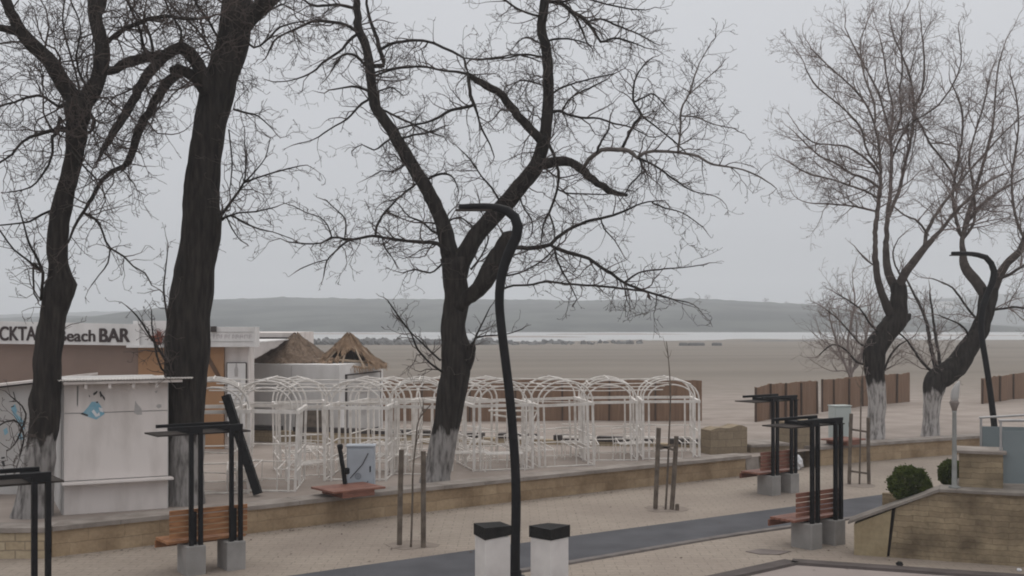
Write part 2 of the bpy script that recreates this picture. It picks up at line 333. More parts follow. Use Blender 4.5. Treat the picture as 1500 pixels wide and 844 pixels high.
# hills across the water: ridge rows read off the photo, as heights at their own distance
mh = mat('hill_scrub', (.060, .068, .060), .95, (.018, .023, .022), .035, 12, stretch=(1, .6, 2.4), contrast=(.42, .58), spec=.1)
def hills(name, prof, Y0, Yr, Y1, seed, label, rough=1.0):
    b = MB(); cols = list(range(-700, 2300, 5)); rows = [0, .12, .25, .4, .55, .7, .85, 1, 1.3, 1.7]
    for r in rows:
        for px in cols:
            top = CAM_H - (interp(prof, px) - HY) / F * Yr
            Y = lerp(Y0, Yr, r) if r <= 1 else lerp(Yr, Y1, (r - 1) / .7)
            h = lerp(-1.2, top, (r ** .75)) if r <= 1 else top * (1 - .35 * (r - 1))
            x = (px - 750) / F * Yr
            h += rough * .6 * (3.5 * noise.noise(Vector((x * .009, Y * .018, seed))) + 1.2 * noise.noise(Vector((x * .035, Y * .03, seed)))) * (r if r < 1 else 1)
            if r > .6: h += .9 * max(0, noise.noise(Vector((x * .11, Y * .03, seed + 5)))) + .7 * max(0, noise.noise(Vector((x * .30, Y * .05, seed + 9))))
            if r == 0: h = -1.2
            b.v.append((x, Y, h))
    k = len(cols)
    for j in range(len(rows) - 1):
        for i in range(k - 1): b.f.append((j*k+i, j*k+i+1, (j+1)*k+i+1, (j+1)*k+i))
    return tag(b.build(name, mh, smooth=True, uv=False), label, 'hills', kind='structure')
hills('hills', [(-700, 468), (0, 466), (200, 462), (290, 450), (316, 440), (420, 438), (560, 439), (700, 440), (900, 440), (1010, 438), (1080, 441), (1150, 446), (1215, 456), (1270, 468), (1330, 478), (2300, 484)],
      475, 800, 1000, 3, 'grey green wooded hill across the water')
hills('hills_farther', [(-700, 456), (0, 461), (150, 458), (300, 455), (1100, 456), (1240, 450), (1340, 440), (1420, 434), (1500, 428), (2300, 420)],
      1020, 1400, 1700, 9, 'fainter far hills behind the near ridge', 1.6)
# low sandbars in the water
for k, (x0, x1, py) in enumerate([(1085, 1200, 500.5), (690, 860, 494), (1230, 1500, 492), (380, 620, 489.5), (800, 1010, 490)]):
    Y = F * (CAM_H + .5) / (py - HY); b = MB(); pts = []
    for i in range(25):
        t = i / 24; x = (lerp(x0, x1, t) - 750) / F * Y; w = math.sin(t * math.pi) ** .5
        pts.append((x, Y - 5 * w + 3 * noise.noise(Vector((x * .1, k, 0))), -.6, Y + 7 * w, .35 * w + .2 * noise.noise(Vector((x * .2, k, 5)))))
    for x, ya, z, yb, h in pts: b.v += [(x, ya, -.7), (x, (ya + yb) / 2, -.5 + h), (x, yb, -.7)]
    for i in range(24):
        for j in (0, 1): b.f.append((3*i+j, 3*i+3+j, 3*i+4+j, 3*i+1+j))
    tag(b.build('sandbar', M['rock'] if k < 1 else M['lot'], smooth=True, uv=False), kind='structure')

# promenade paving, cycle path, parking bay
b = MB(); xs = [-60 + 2 * i for i in range(75)]; k = len(xs)
for x in xs: b.v += [(x, -20, 0), (x, 8, 0), (x, wall_y(x) + .15, 0)]
for i in range(k - 1):
    for j in (0, 1): b.f.append((3*i+j, 3*i+3+j, 3*i+4+j, 3*i+1+j))
tag(b.build('promenade', M['pave']), 'beige paved promenade', 'promenade', kind='structure')
far_ = [(-20, 6.9), (-2.89, 19.67), (1.13, 22.6), (9.33, 28.3), (22, 36.4), (40, 47)]
near_ = [(-18, 5.4), (-3.9, 16.4), (1.0, 20.2), (4.13, 22.67), (8.04, 25.3), (23, 34.8), (41, 45.2)]
def strip(fa, fb, n, z):
    b = MB()
    for i in range(n + 1):
        x = lerp(-18, 40, i / n); b.v += [(x, fb(x), z), (x, fa(x), z)]
    for i in range(n): b.f.append((2*i, 2*i+2, 2*i+3, 2*i+1))
    return b
fy = lambda x: interp(far_, x); ny = lambda x: interp(near_, x)
tag(strip(lambda x: fy(x), lambda x: ny(x) + .02, 80, .005).build('path', M['path']), 'blue grey asphalt cycle path', 'path', kind='structure')
b = MB()
for i in range(81):
    x = lerp(-18, 40, i / 80); y = ny(x); b.v += [(x, y - .22, 0.0), (x, y - .21, .035), (x, y - .02, .035), (x, y, 0.0)]
for i in range(80):
    for j in range(3): b.f.append((4*i+j, 4*i+4+j, 4*i+5+j, 4*i+1+j))
tag(b.build('path_kerb', M['path_edge']), 'low dark kerb strip along the near side of the path', 'kerb', kind='structure')
A, B_, C_, D_ = G(1020, 856), G(1160, 825), G(1320, 836), G(1700, 862)
b = MB(); b.v = [(A.x, A.y, .004), (B_.x, B_.y, .004), (C_.x, C_.y, .004), (D_.x, D_.y, .004), (D_.x + 3, 6, .004), (-4, 6, .004)]; b.f = [(5, 4, 3, 2, 1, 0)]
tag(b.build('parking_bay', M['lot']), 'pinkish asphalt inside the kerb', 'parking bay', kind='structure')
b = MB(); line = [G(960, 872), A, B_, C_, D_]
for p, q in zip(line, line[1:]):
    d = (q - p).normalized(); nrm = Vector((-d.y, d.x, 0)); w = .17
    e0 = p - d * .0; e1 = q
    b.add([e0 - nrm*w, e1 - nrm*w, e1 + nrm*w, e0 + nrm*w] + [v + Vector((0, 0, .05)) for v in (e0 - nrm*w*.9, e1 - nrm*w*.9, e1 + nrm*w*.9, e0 + nrm*w*.9)],
          [(4, 5, 6, 7), (0, 1, 5, 4), (2, 3, 7, 6), (1, 2, 6, 5), (3, 0, 4, 7)])
tag(b.build('kerb', M['kerb']), 'dark grey kerb bending round the parking bay', 'kerb', kind='structure')
b = MB(); b.slab([tuple(G(*q)[:2]) for q in ((1092, 808.5), (1112, 812.5), (1142, 813), (1159, 808.5), (1113, 804.5))], .002, .012)
tag(b.build('manhole_cover', M['manhole']), 'flat brownish manhole cover set in the paving before the corner kerb', 'manhole cover')
for q, w in (((602, 798), .75), ((977, 746), .75), ((1259, 711), .7)):
    c = G(*q); b = MB(); pts = []
    for i in range(14):
        a = 2 * math.pi * i / 14; r = w * (.62 + .3 * noise.noise(Vector((c.x + math.cos(a), c.y + math.sin(a), 4)))); pts.append((c.x + r * math.cos(a), c.y + r * math.sin(a)))
    b.slab(pts, .001, .006); tag(b.build('tree_pit_ground', M['soil']), kind='structure')

# terrace walls (stone face + overhanging coping)
def wall_run(name, pts, label, stone, cop='coping', zc=COP, th=.42, group=None, ov=.05, ct=.085, depth=.55):
    o = thing(name, label, 'wall', (pts[0][0], pts[0][1], 0), group=group); o0 = Vector((pts[0][0], pts[0][1], 0))
    def off(d):
        out = []
        for i, p in enumerate(pts):
            a = Vector(pts[max(i-1, 0)]); c = Vector(pts[min(i+1, len(pts)-1)]); t = (c - a).normalized(); nn = Vector((-t.y, t.x))
            out.append(Vector(p) + nn * d)
        return out
    f, r = off(0), off(th); b = MB(); cpm = MB(); f2, r2 = off(-ov), off(depth)
    for i in range(len(pts) - 1):
        b.slab([(f[i].x-o0.x, f[i].y-o0.y), (f[i+1].x-o0.x, f[i+1].y-o0.y), (r[i+1].x-o0.x, r[i+1].y-o0.y), (r[i].x-o0.x, r[i].y-o0.y)], -.2, zc - ct)
        a0, a1, c1, c0 = [Vector((v.x-o0.x, v.y-o0.y)) for v in (f2[i], f2[i+1], r2[i+1], r2[i])]; L_ = (a1 - a0).length; n = max(1, int(L_ / 1.0)); e_ = .004 / L_
        for k in range(n):
            t0, t1 = k / n + e_, (k + 1) / n - e_; dz = rnd.uniform(-.004, .004)
            cpm.slab([tuple(a0.lerp(a1, t0)), tuple(a0.lerp(a1, t1)), tuple(c0.lerp(c1, t1)), tuple(c0.lerp(c1, t0))], zc - ct + .001, zc + dz)
    b.build('stone_face', M[stone], o); cpm.build('coping', M[cop], o)
    return o
wall_run('terrace_wall', [(-8.17, 20.62), (-5.3, 22.8), (-2.4, 25.12), (2.0, 28.4), (6.5, 31.62)], 'long yellow stone terrace wall with grey coping running behind the left bench and the lamp post', 'wallstone')
wall_run('terrace_wall', [(-13, 20.32), (-8.2, 20.5)], 'short pale block wall at the left edge behind the nearest bench frame', 'palestone')
wall_run('terrace_wall', [(8.75, 33.5), (11.6, 35.2), (14.8, 36.9), (20, 39.6), (32, 46)], 'stone terrace wall below the two whitewashed trees on the right', 'wallstone')

# ------------------------------------------------------------------ trees
def smooth_path(pts, step):
    """Catmull-Rom through (x,y,z,r) tuples"""
    out = []
    for i in range(len(pts) - 1):
        p0, p1, p2, p3 = pts[max(i-1, 0)], pts[i], pts[i+1], pts[min(i+2, len(pts)-1)]
        d = math.dist(p1[:3], p2[:3]); n = max(1, int(d / step))
        for k in range(n):
            t = k / n; t2, t3 = t*t, t*t*t
            out.append(tuple(.5 * (2*b + (c-a)*t + (2*a-5*b+4*c-d_)*t2 + (3*b-a-3*c+d_)*t3) if q < 3 else lerp(b, c, t)
                             for q, (a, b, c, d_) in enumerate(zip(p0, p1, p2, p3))))
    out.append(tuple(pts[-1])); return out

class Tree:
    def __init__(s, name, label, D, base_px, base_z, bark, twig, seed, curl=.32, up=.02, lift=0.0):
        s.D = D; s.r = random.Random(seed); s.seed = seed
        bp = P(base_px[0], base_px[1], D); s.o = Vector((bp.x, bp.y, base_z))
        s.root = thing(name, label, 'tree', s.o); s.trunk = MB(); s.limbs = MB(); s.twigs = MB()
        s.bark, s.twig = bark, twig; s.curl, s.up = curl, up; s.limbmat = bark
    def path(s, pts, dy=(0, 0), wiggle=0.0):
        q = []; n = len(pts)
        for i, p in enumerate(pts):
            Y = s.D + lerp(dy[0], dy[1], i / max(1, n-1)); v = P(p[0], p[1], Y) - s.o
            q.append((v.x, v.y, v.z, p[2] * (.5 if p[2] > 9 else .40) / F * Y))
        return q
    def limb(s, pts, dy=(0, 0), sides=10, to='trunk', lump=.10, dens=2.2, Lr=(.6, 1.7), lev=3, start=.05, flat=1.0, rmul=1.0, side=None):
        """pts: px, py, width px; thick limb traced from the photo, then twigs grown from it"""
        w = s.path(pts, dy); q = smooth_path(w, .12 if w[0][3] < .12 else .10)
        for i in range(1, len(q) - 1):
            if q[i][3] < .1:
                a = .25 * q[i][3]; q[i] = (q[i][0] + s.r.uniform(-a, a), q[i][1] + s.r.uniform(-a, a), q[i][2] + s.r.uniform(-a, a), q[i][3])
        (s.trunk if to == 'trunk' else s.limbs).tube([p[:3] for p in q], [max(.006, p[3]) for p in q], sides if q[0][3] > .06 else 6, lump=lump if q[0][3] > .03 else 0, seed=s.seed)
        if dens <= 0: return
        acc = 0; tot = sum(math.dist(q[i][:3], q[i+1][:3]) for i in range(len(q)-1)); run = 0; nxt = tot * start
        for i in range(len(q) - 1):
            d = math.dist(q[i][:3], q[i+1][:3]); run += d
            while run > nxt:
                nxt += s.r.expovariate(dens * 1.9) + .02
                t = (Vector(q[i+1][:3]) - Vector(q[i][:3])).normalized()
                dr = s.side_dir(t, s.r.uniform(.6, 1.25), flat)
                if side: dr = (dr + Vector(side)).normalized()
                f = run / tot; L_ = s.r.uniform(*Lr) * s.reach * (1 - .35 * f)
                s.grow(Vector(q[i][:3]), dr, L_, min(q[i][3] * .55, .006 + .011 * L_) * rmul, lev)
        # end
        t = (Vector(q[-1][:3]) - Vector(q[-2][:3])).normalized()
        if q[-1][3] < .03: s.grow(Vector(q[-1][:3]), t, s.r.uniform(*Lr) * .7, q[-1][3], lev)
    def side_dir(s, t, ang, flat=1.0):
        a = s.r.uniform(0, 2 * math.pi); u = t.orthogonal().normalized(); v = t.cross(u)
        w = u * math.cos(a) + v * math.sin(a); w.y *= flat
        w = w.normalized() if w.length > .05 else u
        return (t * math.cos(ang) + w * math.sin(ang)).normalized()
    def grow(s, p, d, L_, r, lev):
        n = max(3, min(9, int(L_ / .13))); pts = [p]; dirs = []
        for i in range(n):
            c = s.curl
            d = (d + Vector((s.r.gauss(0, c), s.r.gauss(0, c), s.r.gauss(0, c) + s.up))).normalized()
            p = p + d * (L_ / n); pts.append(p); dirs.append(d)
        rs = [max(.0044, r * (1 - .72 * i / n)) for i in range(n + 1)]
        s.twigs.tube(pts, rs, 5 if r > .02 else 4 if r > .010 else 3, cap=False)
        if lev > 0:
            k = max(1, int(L_ * s.kids[min(lev, len(s.kids)-1)] * s.r.uniform(.7, 1.3)))
            for _ in range(k):
                i = s.r.randint(max(0, int(n * .15)), n - 1); t = i / n
                s.grow(pts[i+1], s.side_dir(dirs[i], s.r.uniform(.5, 1.15)), L_ * s.r.uniform(.3, .62) * (1 - .35 * t), rs[i+1] * .62, lev - 1)
    reach = 1.12
    kids = (0, 6.5, 6.5, 5.0)
    def done(s):
        s.trunk.build('trunk', s.bark, s.root, smooth=True, uv=False)
        if s.limbs.v: s.limbs.build('limbs', s.limbmat, s.root, smooth=True, uv=False)
        s.twigs.build('crown', s.twig, s.root, smooth=True, uv=False)

# --- tree by the kiosk, left
T = Tree('bare_tree', 'leaning bare tree with dark knotted trunk in front of the blue graffiti wall', 22.2, (50, 738), .45, bark_mat('bark_left_tree', 1.45, .06, .33), M['twig'], 11)
T.limb([(44, 785, 66), (46, 755, 58), (50, 735, 52), (54, 700, 46), (61, 645, 42), (66, 594, 42), (69, 545, 40), (72, 500, 39), (77, 460, 37), (85, 428, 42), (89, 414, 42), (86, 392, 31), (85, 345, 29), (91, 300, 29), (99, 268, 26), (107, 240, 26), (111, 215, 28), (112, 185, 32), (114, 160, 40), (117, 146, 38)], sides=28, dens=.9, start=.45, Lr=(.5, 1.3), lump=.16)
T.limb([(112, 150, 26), (99, 132, 24), (84, 108, 23), (70, 86, 22), (50, 68, 21), (30, 46, 18), (20, 25, 16), (8, 0, 15), (-6, -30, 13)], (0, -.8), 12, dens=2.2, lump=.12)
T.limb([(26, 48, 12), (12, 44, 11), (-6, 40, 10)], (-.5, -1), dens=2)
T.limb([(120, 152, 28), (133, 138, 26), (143, 118, 22), (148, 92, 22), (149, 65, 21), (143, 42, 20), (139, 20, 20), (137, -20, 18)], (0, .3), 12, dens=3.2, lump=.14)
T.limb([(141, 30, 14), (149, 8, 13), (156, -20, 12)], (.2, .8), dens=3)
T.limb([(158, 62, 9), (170, 50, 9), (185, 42, 9), (210, 31, 8), (239, 24, 7), (265, 27, 6), (290, 28, 5)], (.2, -.6), dens=3.5)
T.limb([(98, 190, 10), (86, 190, 8), (68, 194, 7), (45, 200, 6), (32, 208, 5), (18, 226, 4), (0, 238, 4)], (0, -1), dens=4)
T.limb([(95, 152, 8), (84, 155, 6), (62, 141, 5), (45, 142, 5), (20, 150, 4), (-5, 157, 4)], (0, .8), dens=4)
T.limb([(88, 172, 7), (84, 195, 7), (76, 200, 6), (77, 225, 5), (66, 250, 4), (45, 274, 3), (10, 282, 2)], (-.1, -.9), dens=3)
T.limb([(125, 150, 6), (132, 165, 7), (138, 180, 7), (134, 192, 6), (124, 198, 5)], (0, -.4), dens=3)
T.limb([(76, 308, 5), (60, 315, 5), (42, 325, 4), (18, 328, 3), (0, 330, 3)], (0, -.8), dens=4, Lr=(.4, 1.0))
T.limb([(60, 440, 6), (62, 420, 6), (63, 400, 6), (52, 374, 5), (40, 350, 4), (34, 325, 3), (26, 300, 2)], (-.2, -.9), dens=3, Lr=(.4, 1.0))
T.limb([(62, 398, 4), (45, 385, 4), (20, 365, 3), (0, 338, 3)], (-.2, -1.2), dens=3, Lr=(.3, .9))
T.limb([(62, 398, 4), (50, 385, 4), (50, 430, 3), (56, 440, 3)], (-.2, -.5), dens=2, Lr=(.3, .7))
T.limb([(96, 205, 4), (106, 224, 5), (120, 240, 4), (140, 262, 3)], (-.3, -.7), dens=3)
T.limb([(20, 700, 3), (35, 640, 3), (20, 615, 3), (-4, 625, 3)], (-1.2, -1.8), dens=3, Lr=(.3, .7))
T.limb([(10, 660, 3), (22, 650, 3), (38, 606, 3), (15, 580, 2)], (-1.2, -1.8), dens=2.5, Lr=(.3, .7))
T.limb([(118, 150, 5), (112, 110, 4), (100, 70, 4), (92, 30, 3), (96, -10, 3)], (.5, 1.6), dens=4)
T.limb([(128, 130, 5), (112, 90, 4), (118, 40, 3), (105, 5, 3)], (-.5, -1.6), dens=4)
T.done()

# --- big tree right of the kiosk
T = Tree('bare_tree', 'thickest bare tree with upright dark trunk beside the right end of the white kiosk', 23.75, (272, 733), .45, bark_mat('bark_big_tree', 1.45, .08), M['twig'], 23)
T.limb([(273, 765, 66), (273, 742, 58), (272, 720, 53), (272, 690, 50), (273, 640, 52), (271, 580, 58), (272, 540, 62), (275, 500, 66), (279, 440, 62), (290, 370, 57), (296, 325, 58), (294, 290, 52), (300, 235, 48), (308, 185, 47), (317, 145, 50), (325, 112, 47), (338, 75, 46), (345, 40, 47), (347, 12, 44), (345, -25, 36)], sides=30, dens=.5, start=.5, Lr=(.5, 1.2), lump=.10)
T.limb([(355, 40, 26), (370, 22, 26), (385, 8, 25), (402, -8, 24), (420, -30, 20)], (0, -.5), 12, dens=2.5)
T.limb([(306, 138, 24), (298, 115, 22), (288, 92, 21), (276, 76, 20), (265, 69, 19), (252, 74, 17), (240, 82, 17), (222, 84, 15), (200, 88, 15), (178, 97, 14), (162, 104, 12), (150, 108, 9)], (-.2, -1.2), 10, dens=3, lump=.15)
T.limb([(243, 82, 15), (230, 94, 15), (214, 112, 15), (202, 132, 14), (190, 158, 13), (175, 180, 12), (160, 204, 10), (150, 222, 7), (143, 236, 4)], (-.7, -1.8), 9, dens=3.6, lump=.15)
T.limb([(300, 132, 20), (288, 116, 18), (274, 106, 17), (262, 101, 16), (252, 105, 15)], (-.2, -.6), 9, dens=2.5, lump=.15)
T.limb([(266, 104, 14), (248, 118, 15), (230, 142, 14), (218, 165, 13), (205, 190, 13), (196, 215, 12), (187, 238, 11), (181, 245, 9), (165, 251, 8), (150, 264, 8), (140, 280, 7), (130, 298, 7), (120, 314, 6), (108, 334, 5), (100, 356, 3)], (-.5, -2.0), 9, dens=4, lump=.15, Lr=(.6, 1.6))
T.limb([(122, 312, 5), (138, 320, 5), (148, 334, 4), (155, 353, 4), (162, 364, 4), (182, 376, 4), (195, 390, 3), (212, 400, 3), (222, 418, 2)], (-1.8, -2.2), dens=3.5, Lr=(.4, .9))
T.limb([(161, 364, 3), (158, 385, 3), (146, 402, 2), (134, 418, 2)], (-1.9, -2.3), dens=3, Lr=(.3, .7))
T.limb([(225, 84, 6), (222, 60, 6), (214, 40, 5), (200, 20, 4), (185, 0, 4)], (-.8, -.2), dens=4)
T.limb([(218, 82, 6), (210, 70, 7), (206, 48, 5), (195, 20, 4), (180, -10, 3)], (-.9, -1.8), dens=4)
T.limb([(323, 316, 7), (334, 302, 6), (345, 286, 5), (357, 268, 4), (360, 240, 3), (358, 205, 2)], (-.2, -.5), dens=4, Lr=(.5, 1.1))
T.limb([(357, 268, 4), (370, 255, 3), (388, 232, 2), (396, 202, 2)], (-.5, -.8), dens=4, Lr=(.4, .9))
T.limb([(357, 268, 4), (385, 258, 3), (412, 250, 3), (440, 243, 2)], (-.5, -1), dens=4, Lr=(.4, .9))
T.limb([(325, 322, 6), (338, 316, 4), (355, 325, 4), (378, 335, 3), (400, 340, 2), (428, 350, 2)], (-.2, -.8), dens=3.5, Lr=(.4, .9))
T.limb([(330, 318, 4), (350, 312, 3), (375, 310, 3), (405, 303, 2)], (-.2, .2), dens=4, Lr=(.4, .8))
T.limb([(330, 314, 3), (340, 335, 3), (352, 352, 2), (362, 358, 2)], (-.2, -.6), dens=3, Lr=(.3, .6))
T.limb([(342, 160, 4), (358, 165, 4), (378, 170, 3), (400, 190, 2)], (-.3, -.8), dens=4, Lr=(.5, 1.1))
T.limb([(335, 190, 3), (340, 240, 3), (336, 280, 2)], (-.3, -.8), dens=3.5, Lr=(.4, .9))
T.limb([(355, 50, 5), (372, 70, 4), (390, 60, 4), (410, 40, 4), (430, 34, 3), (450, 30, 2)], (-.4, -1.2), dens=4)
T.limb([(318, 90, 5), (300, 60, 5), (285, 40, 4), (262, 20, 4), (240, -5, 3)], (.3, 1.5), dens=5)
T.limb([(322, 60, 5), (305, 30, 5), (290, 10, 4), (280, -15, 4)], (-.6, -1.8), dens=5)
T.limb([(262, 72, 5), (265, 45, 5), (250, 20, 4), (238, -10, 4)], (-.8, -.2), dens=5)
T.limb([(246, 470, 4), (240, 430, 4), (242, 400, 3), (246, 365, 2)], (-.4, -1), dens=4, Lr=(.3, .8))
T.limb([(250, 545, 5), (235, 515, 5), (215, 485, 4), (200, 462, 3), (185, 448, 2)], (-.6, -1.4), dens=3, Lr=(.4, .9))
T.limb([(252, 550, 4), (236, 540, 4), (224, 490, 3), (222, 455, 2)], (-.6, -1.4), dens=3, Lr=(.3, .8))
T.done()

# --- the tree in the middle
T = Tree('bare_tree', 'wide forked bare tree in the middle behind the curved lamp post, foot limewashed', 26.9, (640, 698), .45, bark_mat('bark_middle_tree', 1.25, .08), M['twig'], 37)
T.limb([(636, 725, 56), (637, 704, 47), (640, 690, 40), (648, 655, 40), (656, 610, 40), (662, 575, 41), (667, 545, 43), (668, 520, 46), (666, 500, 40), (664, 478, 36), (667, 455, 36), (669, 435, 36), (667, 410, 35), (667, 390, 40), (666, 378, 44)], sides=28, dens=.5, start=.5, Lr=(.4, .9), lump=.10)
T.limb([(676, 538, 28), (686, 522, 20), (691, 508, 12), (693, 502, 5)], (0, -.3), 9, dens=0, lump=.2)
T.limb([(692, 506, 5), (697, 495, 4), (710, 492, 3), (740, 490, 2), (765, 482, 2)], (-.3, -.7), dens=4, Lr=(.3, .8))
T.limb([(695, 498, 4), (708, 470, 3), (718, 450, 2)], (-.3, .4), dens=4, Lr=(.3, .7))
T.limb([(648, 545, 5), (630, 532, 4), (612, 512, 4), (602, 488, 3), (585, 465, 3), (568, 440, 2)], (-.2, -.8), dens=3, Lr=(.4, .9))
T.limb([(645, 528, 4), (628, 512, 4), (610, 495, 3), (592, 476, 2), (578, 462, 2)], (-.2, .5), dens=3, Lr=(.4, .9))
T.limb([(662, 385, 30), (656, 360, 25), (650, 332, 24), (638, 302, 22), (624, 275, 21), (606, 246, 20), (590, 220, 19), (574, 192, 18), (560, 172, 17), (550, 158, 16), (546, 138, 15), (543, 110, 14), (539, 82, 13), (534, 62, 13), (526, 45, 13), (523, 20, 11), (523, -20, 10)], (0, .6), 12, dens=3.0, lump=.14, start=.1)
T.limb([(672, 388, 32), (684, 368, 28), (700, 342, 26), (722, 318, 26), (745, 294, 25), (766, 268, 24), (784, 246, 23), (792, 224, 20), (799, 196, 18), (803, 150, 17), (803, 110, 16), (800, 72, 15), (793, 42, 14), (797, 10, 14), (800, -25, 12)], (0, -.5), 12, dens=2.4, lump=.12, start=.35)
T.limb([(672, 448, 26), (684, 436, 22), (700, 424, 24), (714, 406, 28), (726, 383, 30), (738, 362, 28), (746, 347, 22), (750, 342, 10)], (-.1, -.8), 12, dens=3.4, lump=.2, start=.5)
# limbs off the right leader
T.limb([(792, 205, 15), (778, 190, 14), (765, 176, 13), (748, 158, 13), (738, 142, 12), (728, 134, 12), (712, 125, 11), (698, 117, 10), (686, 109, 8)], (-.5, -1.4), 9, dens=2.2, lump=.15)
T.limb([(686, 109, 5), (672, 106, 5), (652, 104, 4), (635, 100, 4), (618, 98, 4), (592, 99, 4), (572, 103, 4), (552, 110, 4)], (-1.4, -.2), dens=2.6, Lr=(.4, 1.1))
T.limb([(686, 109, 7), (688, 125, 7), (689, 140, 7), (695, 153, 6), (700, 170, 4), (705, 188, 4), (718, 212, 3), (724, 230, 2)], (-1.4, -1.9), dens=3.5, Lr=(.4, 1.1))
T.limb([(695, 153, 6), (680, 158, 6), (660, 162, 6), (642, 172, 5), (622, 180, 4), (600, 184, 4), (580, 190, 3)], (-1.5, -2.2), dens=4, Lr=(.4, 1.1))
T.limb([(686, 109, 3), (682, 96, 4), (679, 85, 4), (656, 73, 5), (627, 61, 5), (596, 60, 6), (570, 65, 6), (559, 72, 6)], (-1.4, .4), dens=3.2, Lr=(.5, 1.3))
T.limb([(548, 97, 8), (562, 97, 8), (556, 72, 8), (550, 50, 7), (543, 32, 6), (537, 5, 5), (540, -20, 4)], (.5, .8), dens=3, Lr=(.5, 1.2))
T.limb([(679, 85, 3), (700, 87, 3), (730, 84, 3), (760, 80, 3), (790, 90, 2)], (-1.4, -.8), dens=3, Lr=(.3, .9))
T.limb([(784, 243, 18), (800, 240, 16), (818, 236, 14), (836, 238, 13), (850, 247, 13), (862, 258, 12), (876, 269, 11), (890, 278, 10), (905, 284, 9), (919, 286, 6)], (-.3, -1.3), 10, dens=1.5, lump=.2)
T.limbmat = M['limb_pale']
T.limb([(854, 246, 6), (862, 234, 8), (872, 226, 8), (882, 220, 8), (905, 219, 8), (922, 221, 8), (934, 231, 8), (945, 224, 6), (958, 221, 6), (985, 223, 5), (1005, 225, 5), (1022, 229, 5), (1045, 241, 4), (1078, 246, 3), (1105, 255, 3), (1130, 270, 2)], (-.8, -1.8), 8, 'limbs', dens=3.2, Lr=(.5, 1.2), lump=.15)
T.limb([(993, 223, 4), (996, 200, 4), (997, 180, 4), (998, 160, 4), (1009, 138, 3), (1018, 110, 3), (1025, 92, 2), (1042, 62, 2)], (-1.5, -1.2), 6, 'limbs', dens=4.0, Lr=(.5, 1.2))
T.limb([(998, 170, 3), (1020, 172, 3), (1045, 182, 2), (1075, 188, 2)], (-1.4, -2), 6, 'limbs', dens=3.5, Lr=(.4, 1.0))
T.limb([(1010, 138, 3), (1030, 120, 2), (1055, 98, 2)], (-1.2, -.6), 6, 'limbs', dens=4, Lr=(.4, .9))
T.limb([(912, 216, 6), (920, 200, 5), (930, 180, 6), (940, 169, 6), (929, 152, 4), (928, 130, 4), (932, 112, 3), (946, 92, 3), (957, 84, 2)], (-1, -.3), dens=4.0, Lr=(.5, 1.2))
T.limb([(940, 170, 4), (960, 185, 3), (985, 205, 3), (1010, 228, 2)], (-.8, -.2), dens=3.5, Lr=(.5, 1.1))
T.limb([(928, 150, 4), (945, 142, 3), (958, 138, 3), (978, 160, 2)], (-.6, .4), dens=3.5, Lr=(.4, 1.1))
T.limb([(874, 224, 4), (882, 205, 4), (892, 190, 3), (893, 178, 3)], (-1, -1.4), dens=3, Lr=(.3, .8))
T.limb([(935, 232, 5), (950, 238, 4), (968, 248, 4), (990, 265, 3), (1015, 280, 2), (1038, 285, 2)], (-1.3, -2), dens=4, Lr=(.4, 1.1))
T.limb([(938, 235, 4), (940, 252, 3), (925, 268, 3), (915, 285, 2)], (-1.3, -1.6), dens=3.5, Lr=(.3, .9))
T.limb([(798, 200, 6), (806, 215, 6), (814, 235, 6), (818, 252, 6), (817, 272, 5), (812, 292, 5), (804, 312, 5), (796, 328, 4), (793, 352, 3)], (-.4, -1.0), dens=3.0, Lr=(.4, 1.1))
T.limb([(804, 312, 4), (812, 335, 3), (812, 350, 2)], (-.8, -1.2), dens=3.5, Lr=(.3, .9))
T.limb([(818, 278, 3), (830, 283, 3), (850, 284, 3), (880, 285, 2), (900, 284, 2)], (-.8, -1.5), dens=3, Lr=(.3, .9))
T.limb([(806, 166, 6), (820, 162, 6), (832, 168, 5), (850, 172, 5), (878, 174, 4), (895, 180, 4), (925, 187, 3), (950, 200, 2)], (-.4, .4), dens=3.6, Lr=(.5, 1.2))
T.limb([(824, 162, 4), (832, 148, 4), (845, 138, 3), (870, 126, 3), (890, 116, 2)], (-.2, .8), dens=3.4, Lr=(.4, 1.1))
T.limb([(806, 140, 4), (820, 130, 4), (845, 121, 3), (872, 114, 3), (900, 108, 2)], (-.5, -1.4), dens=3.4, Lr=(.4, 1.1))
T.limb([(804, 60, 4), (815, 57, 4), (840, 58, 3), (860, 64, 2)], (-.4, -1.0), dens=3.5, Lr=(.4, 1.0))
T.limb([(801, 2, 7), (822, 6, 7), (840, 18, 7), (855, 28, 7), (866, 40, 6), (874, 52, 5), (880, 62, 5), (900, 56, 4), (925, 62, 3), (945, 70, 2)], (-.4, .6), dens=4.0, Lr=(.5, 1.3))
T.limb([(826, 8, 5), (842, 24, 5), (853, 45, 4), (860, 62, 3), (868, 72, 2)], (-.3, -.9), dens=3.5, Lr=(.4, 1.0))
T.limb([(860, 32, 4), (880, 28, 4), (905, 38, 4), (935, 50, 3), (960, 64, 2)], (0, 1.2), dens=4.0, Lr=(.5, 1.2))
T.limb([(820, 4, 4), (850, -4, 4), (880, 4, 3), (915, 12, 3), (945, 15, 2)], (-.4, -1.2), dens=3.5, Lr=(.5, 1.2))
T.limb([(796, 25, 4), (775, 20, 4), (750, 8, 4), (730, -10, 3)], (-.5, -1.2), dens=4, Lr=(.5, 1.3))
T.limb([(800, 70, 4), (785, 60, 3), (770, 55, 3), (758, 62, 2)], (-.5, .8), dens=4, Lr=(.4, 1.1))
T.limb([(798, 85, 4), (770, 80, 4), (740, 85, 3), (700, 88, 3)], (-.5, -1.6), dens=3.2, Lr=(.5, 1.2))
T.limb([(795, 125, 3), (770, 118, 3), (755, 122, 2), (740, 140, 2)], (-.5, .5), dens=3.2, Lr=(.4, 1.0))
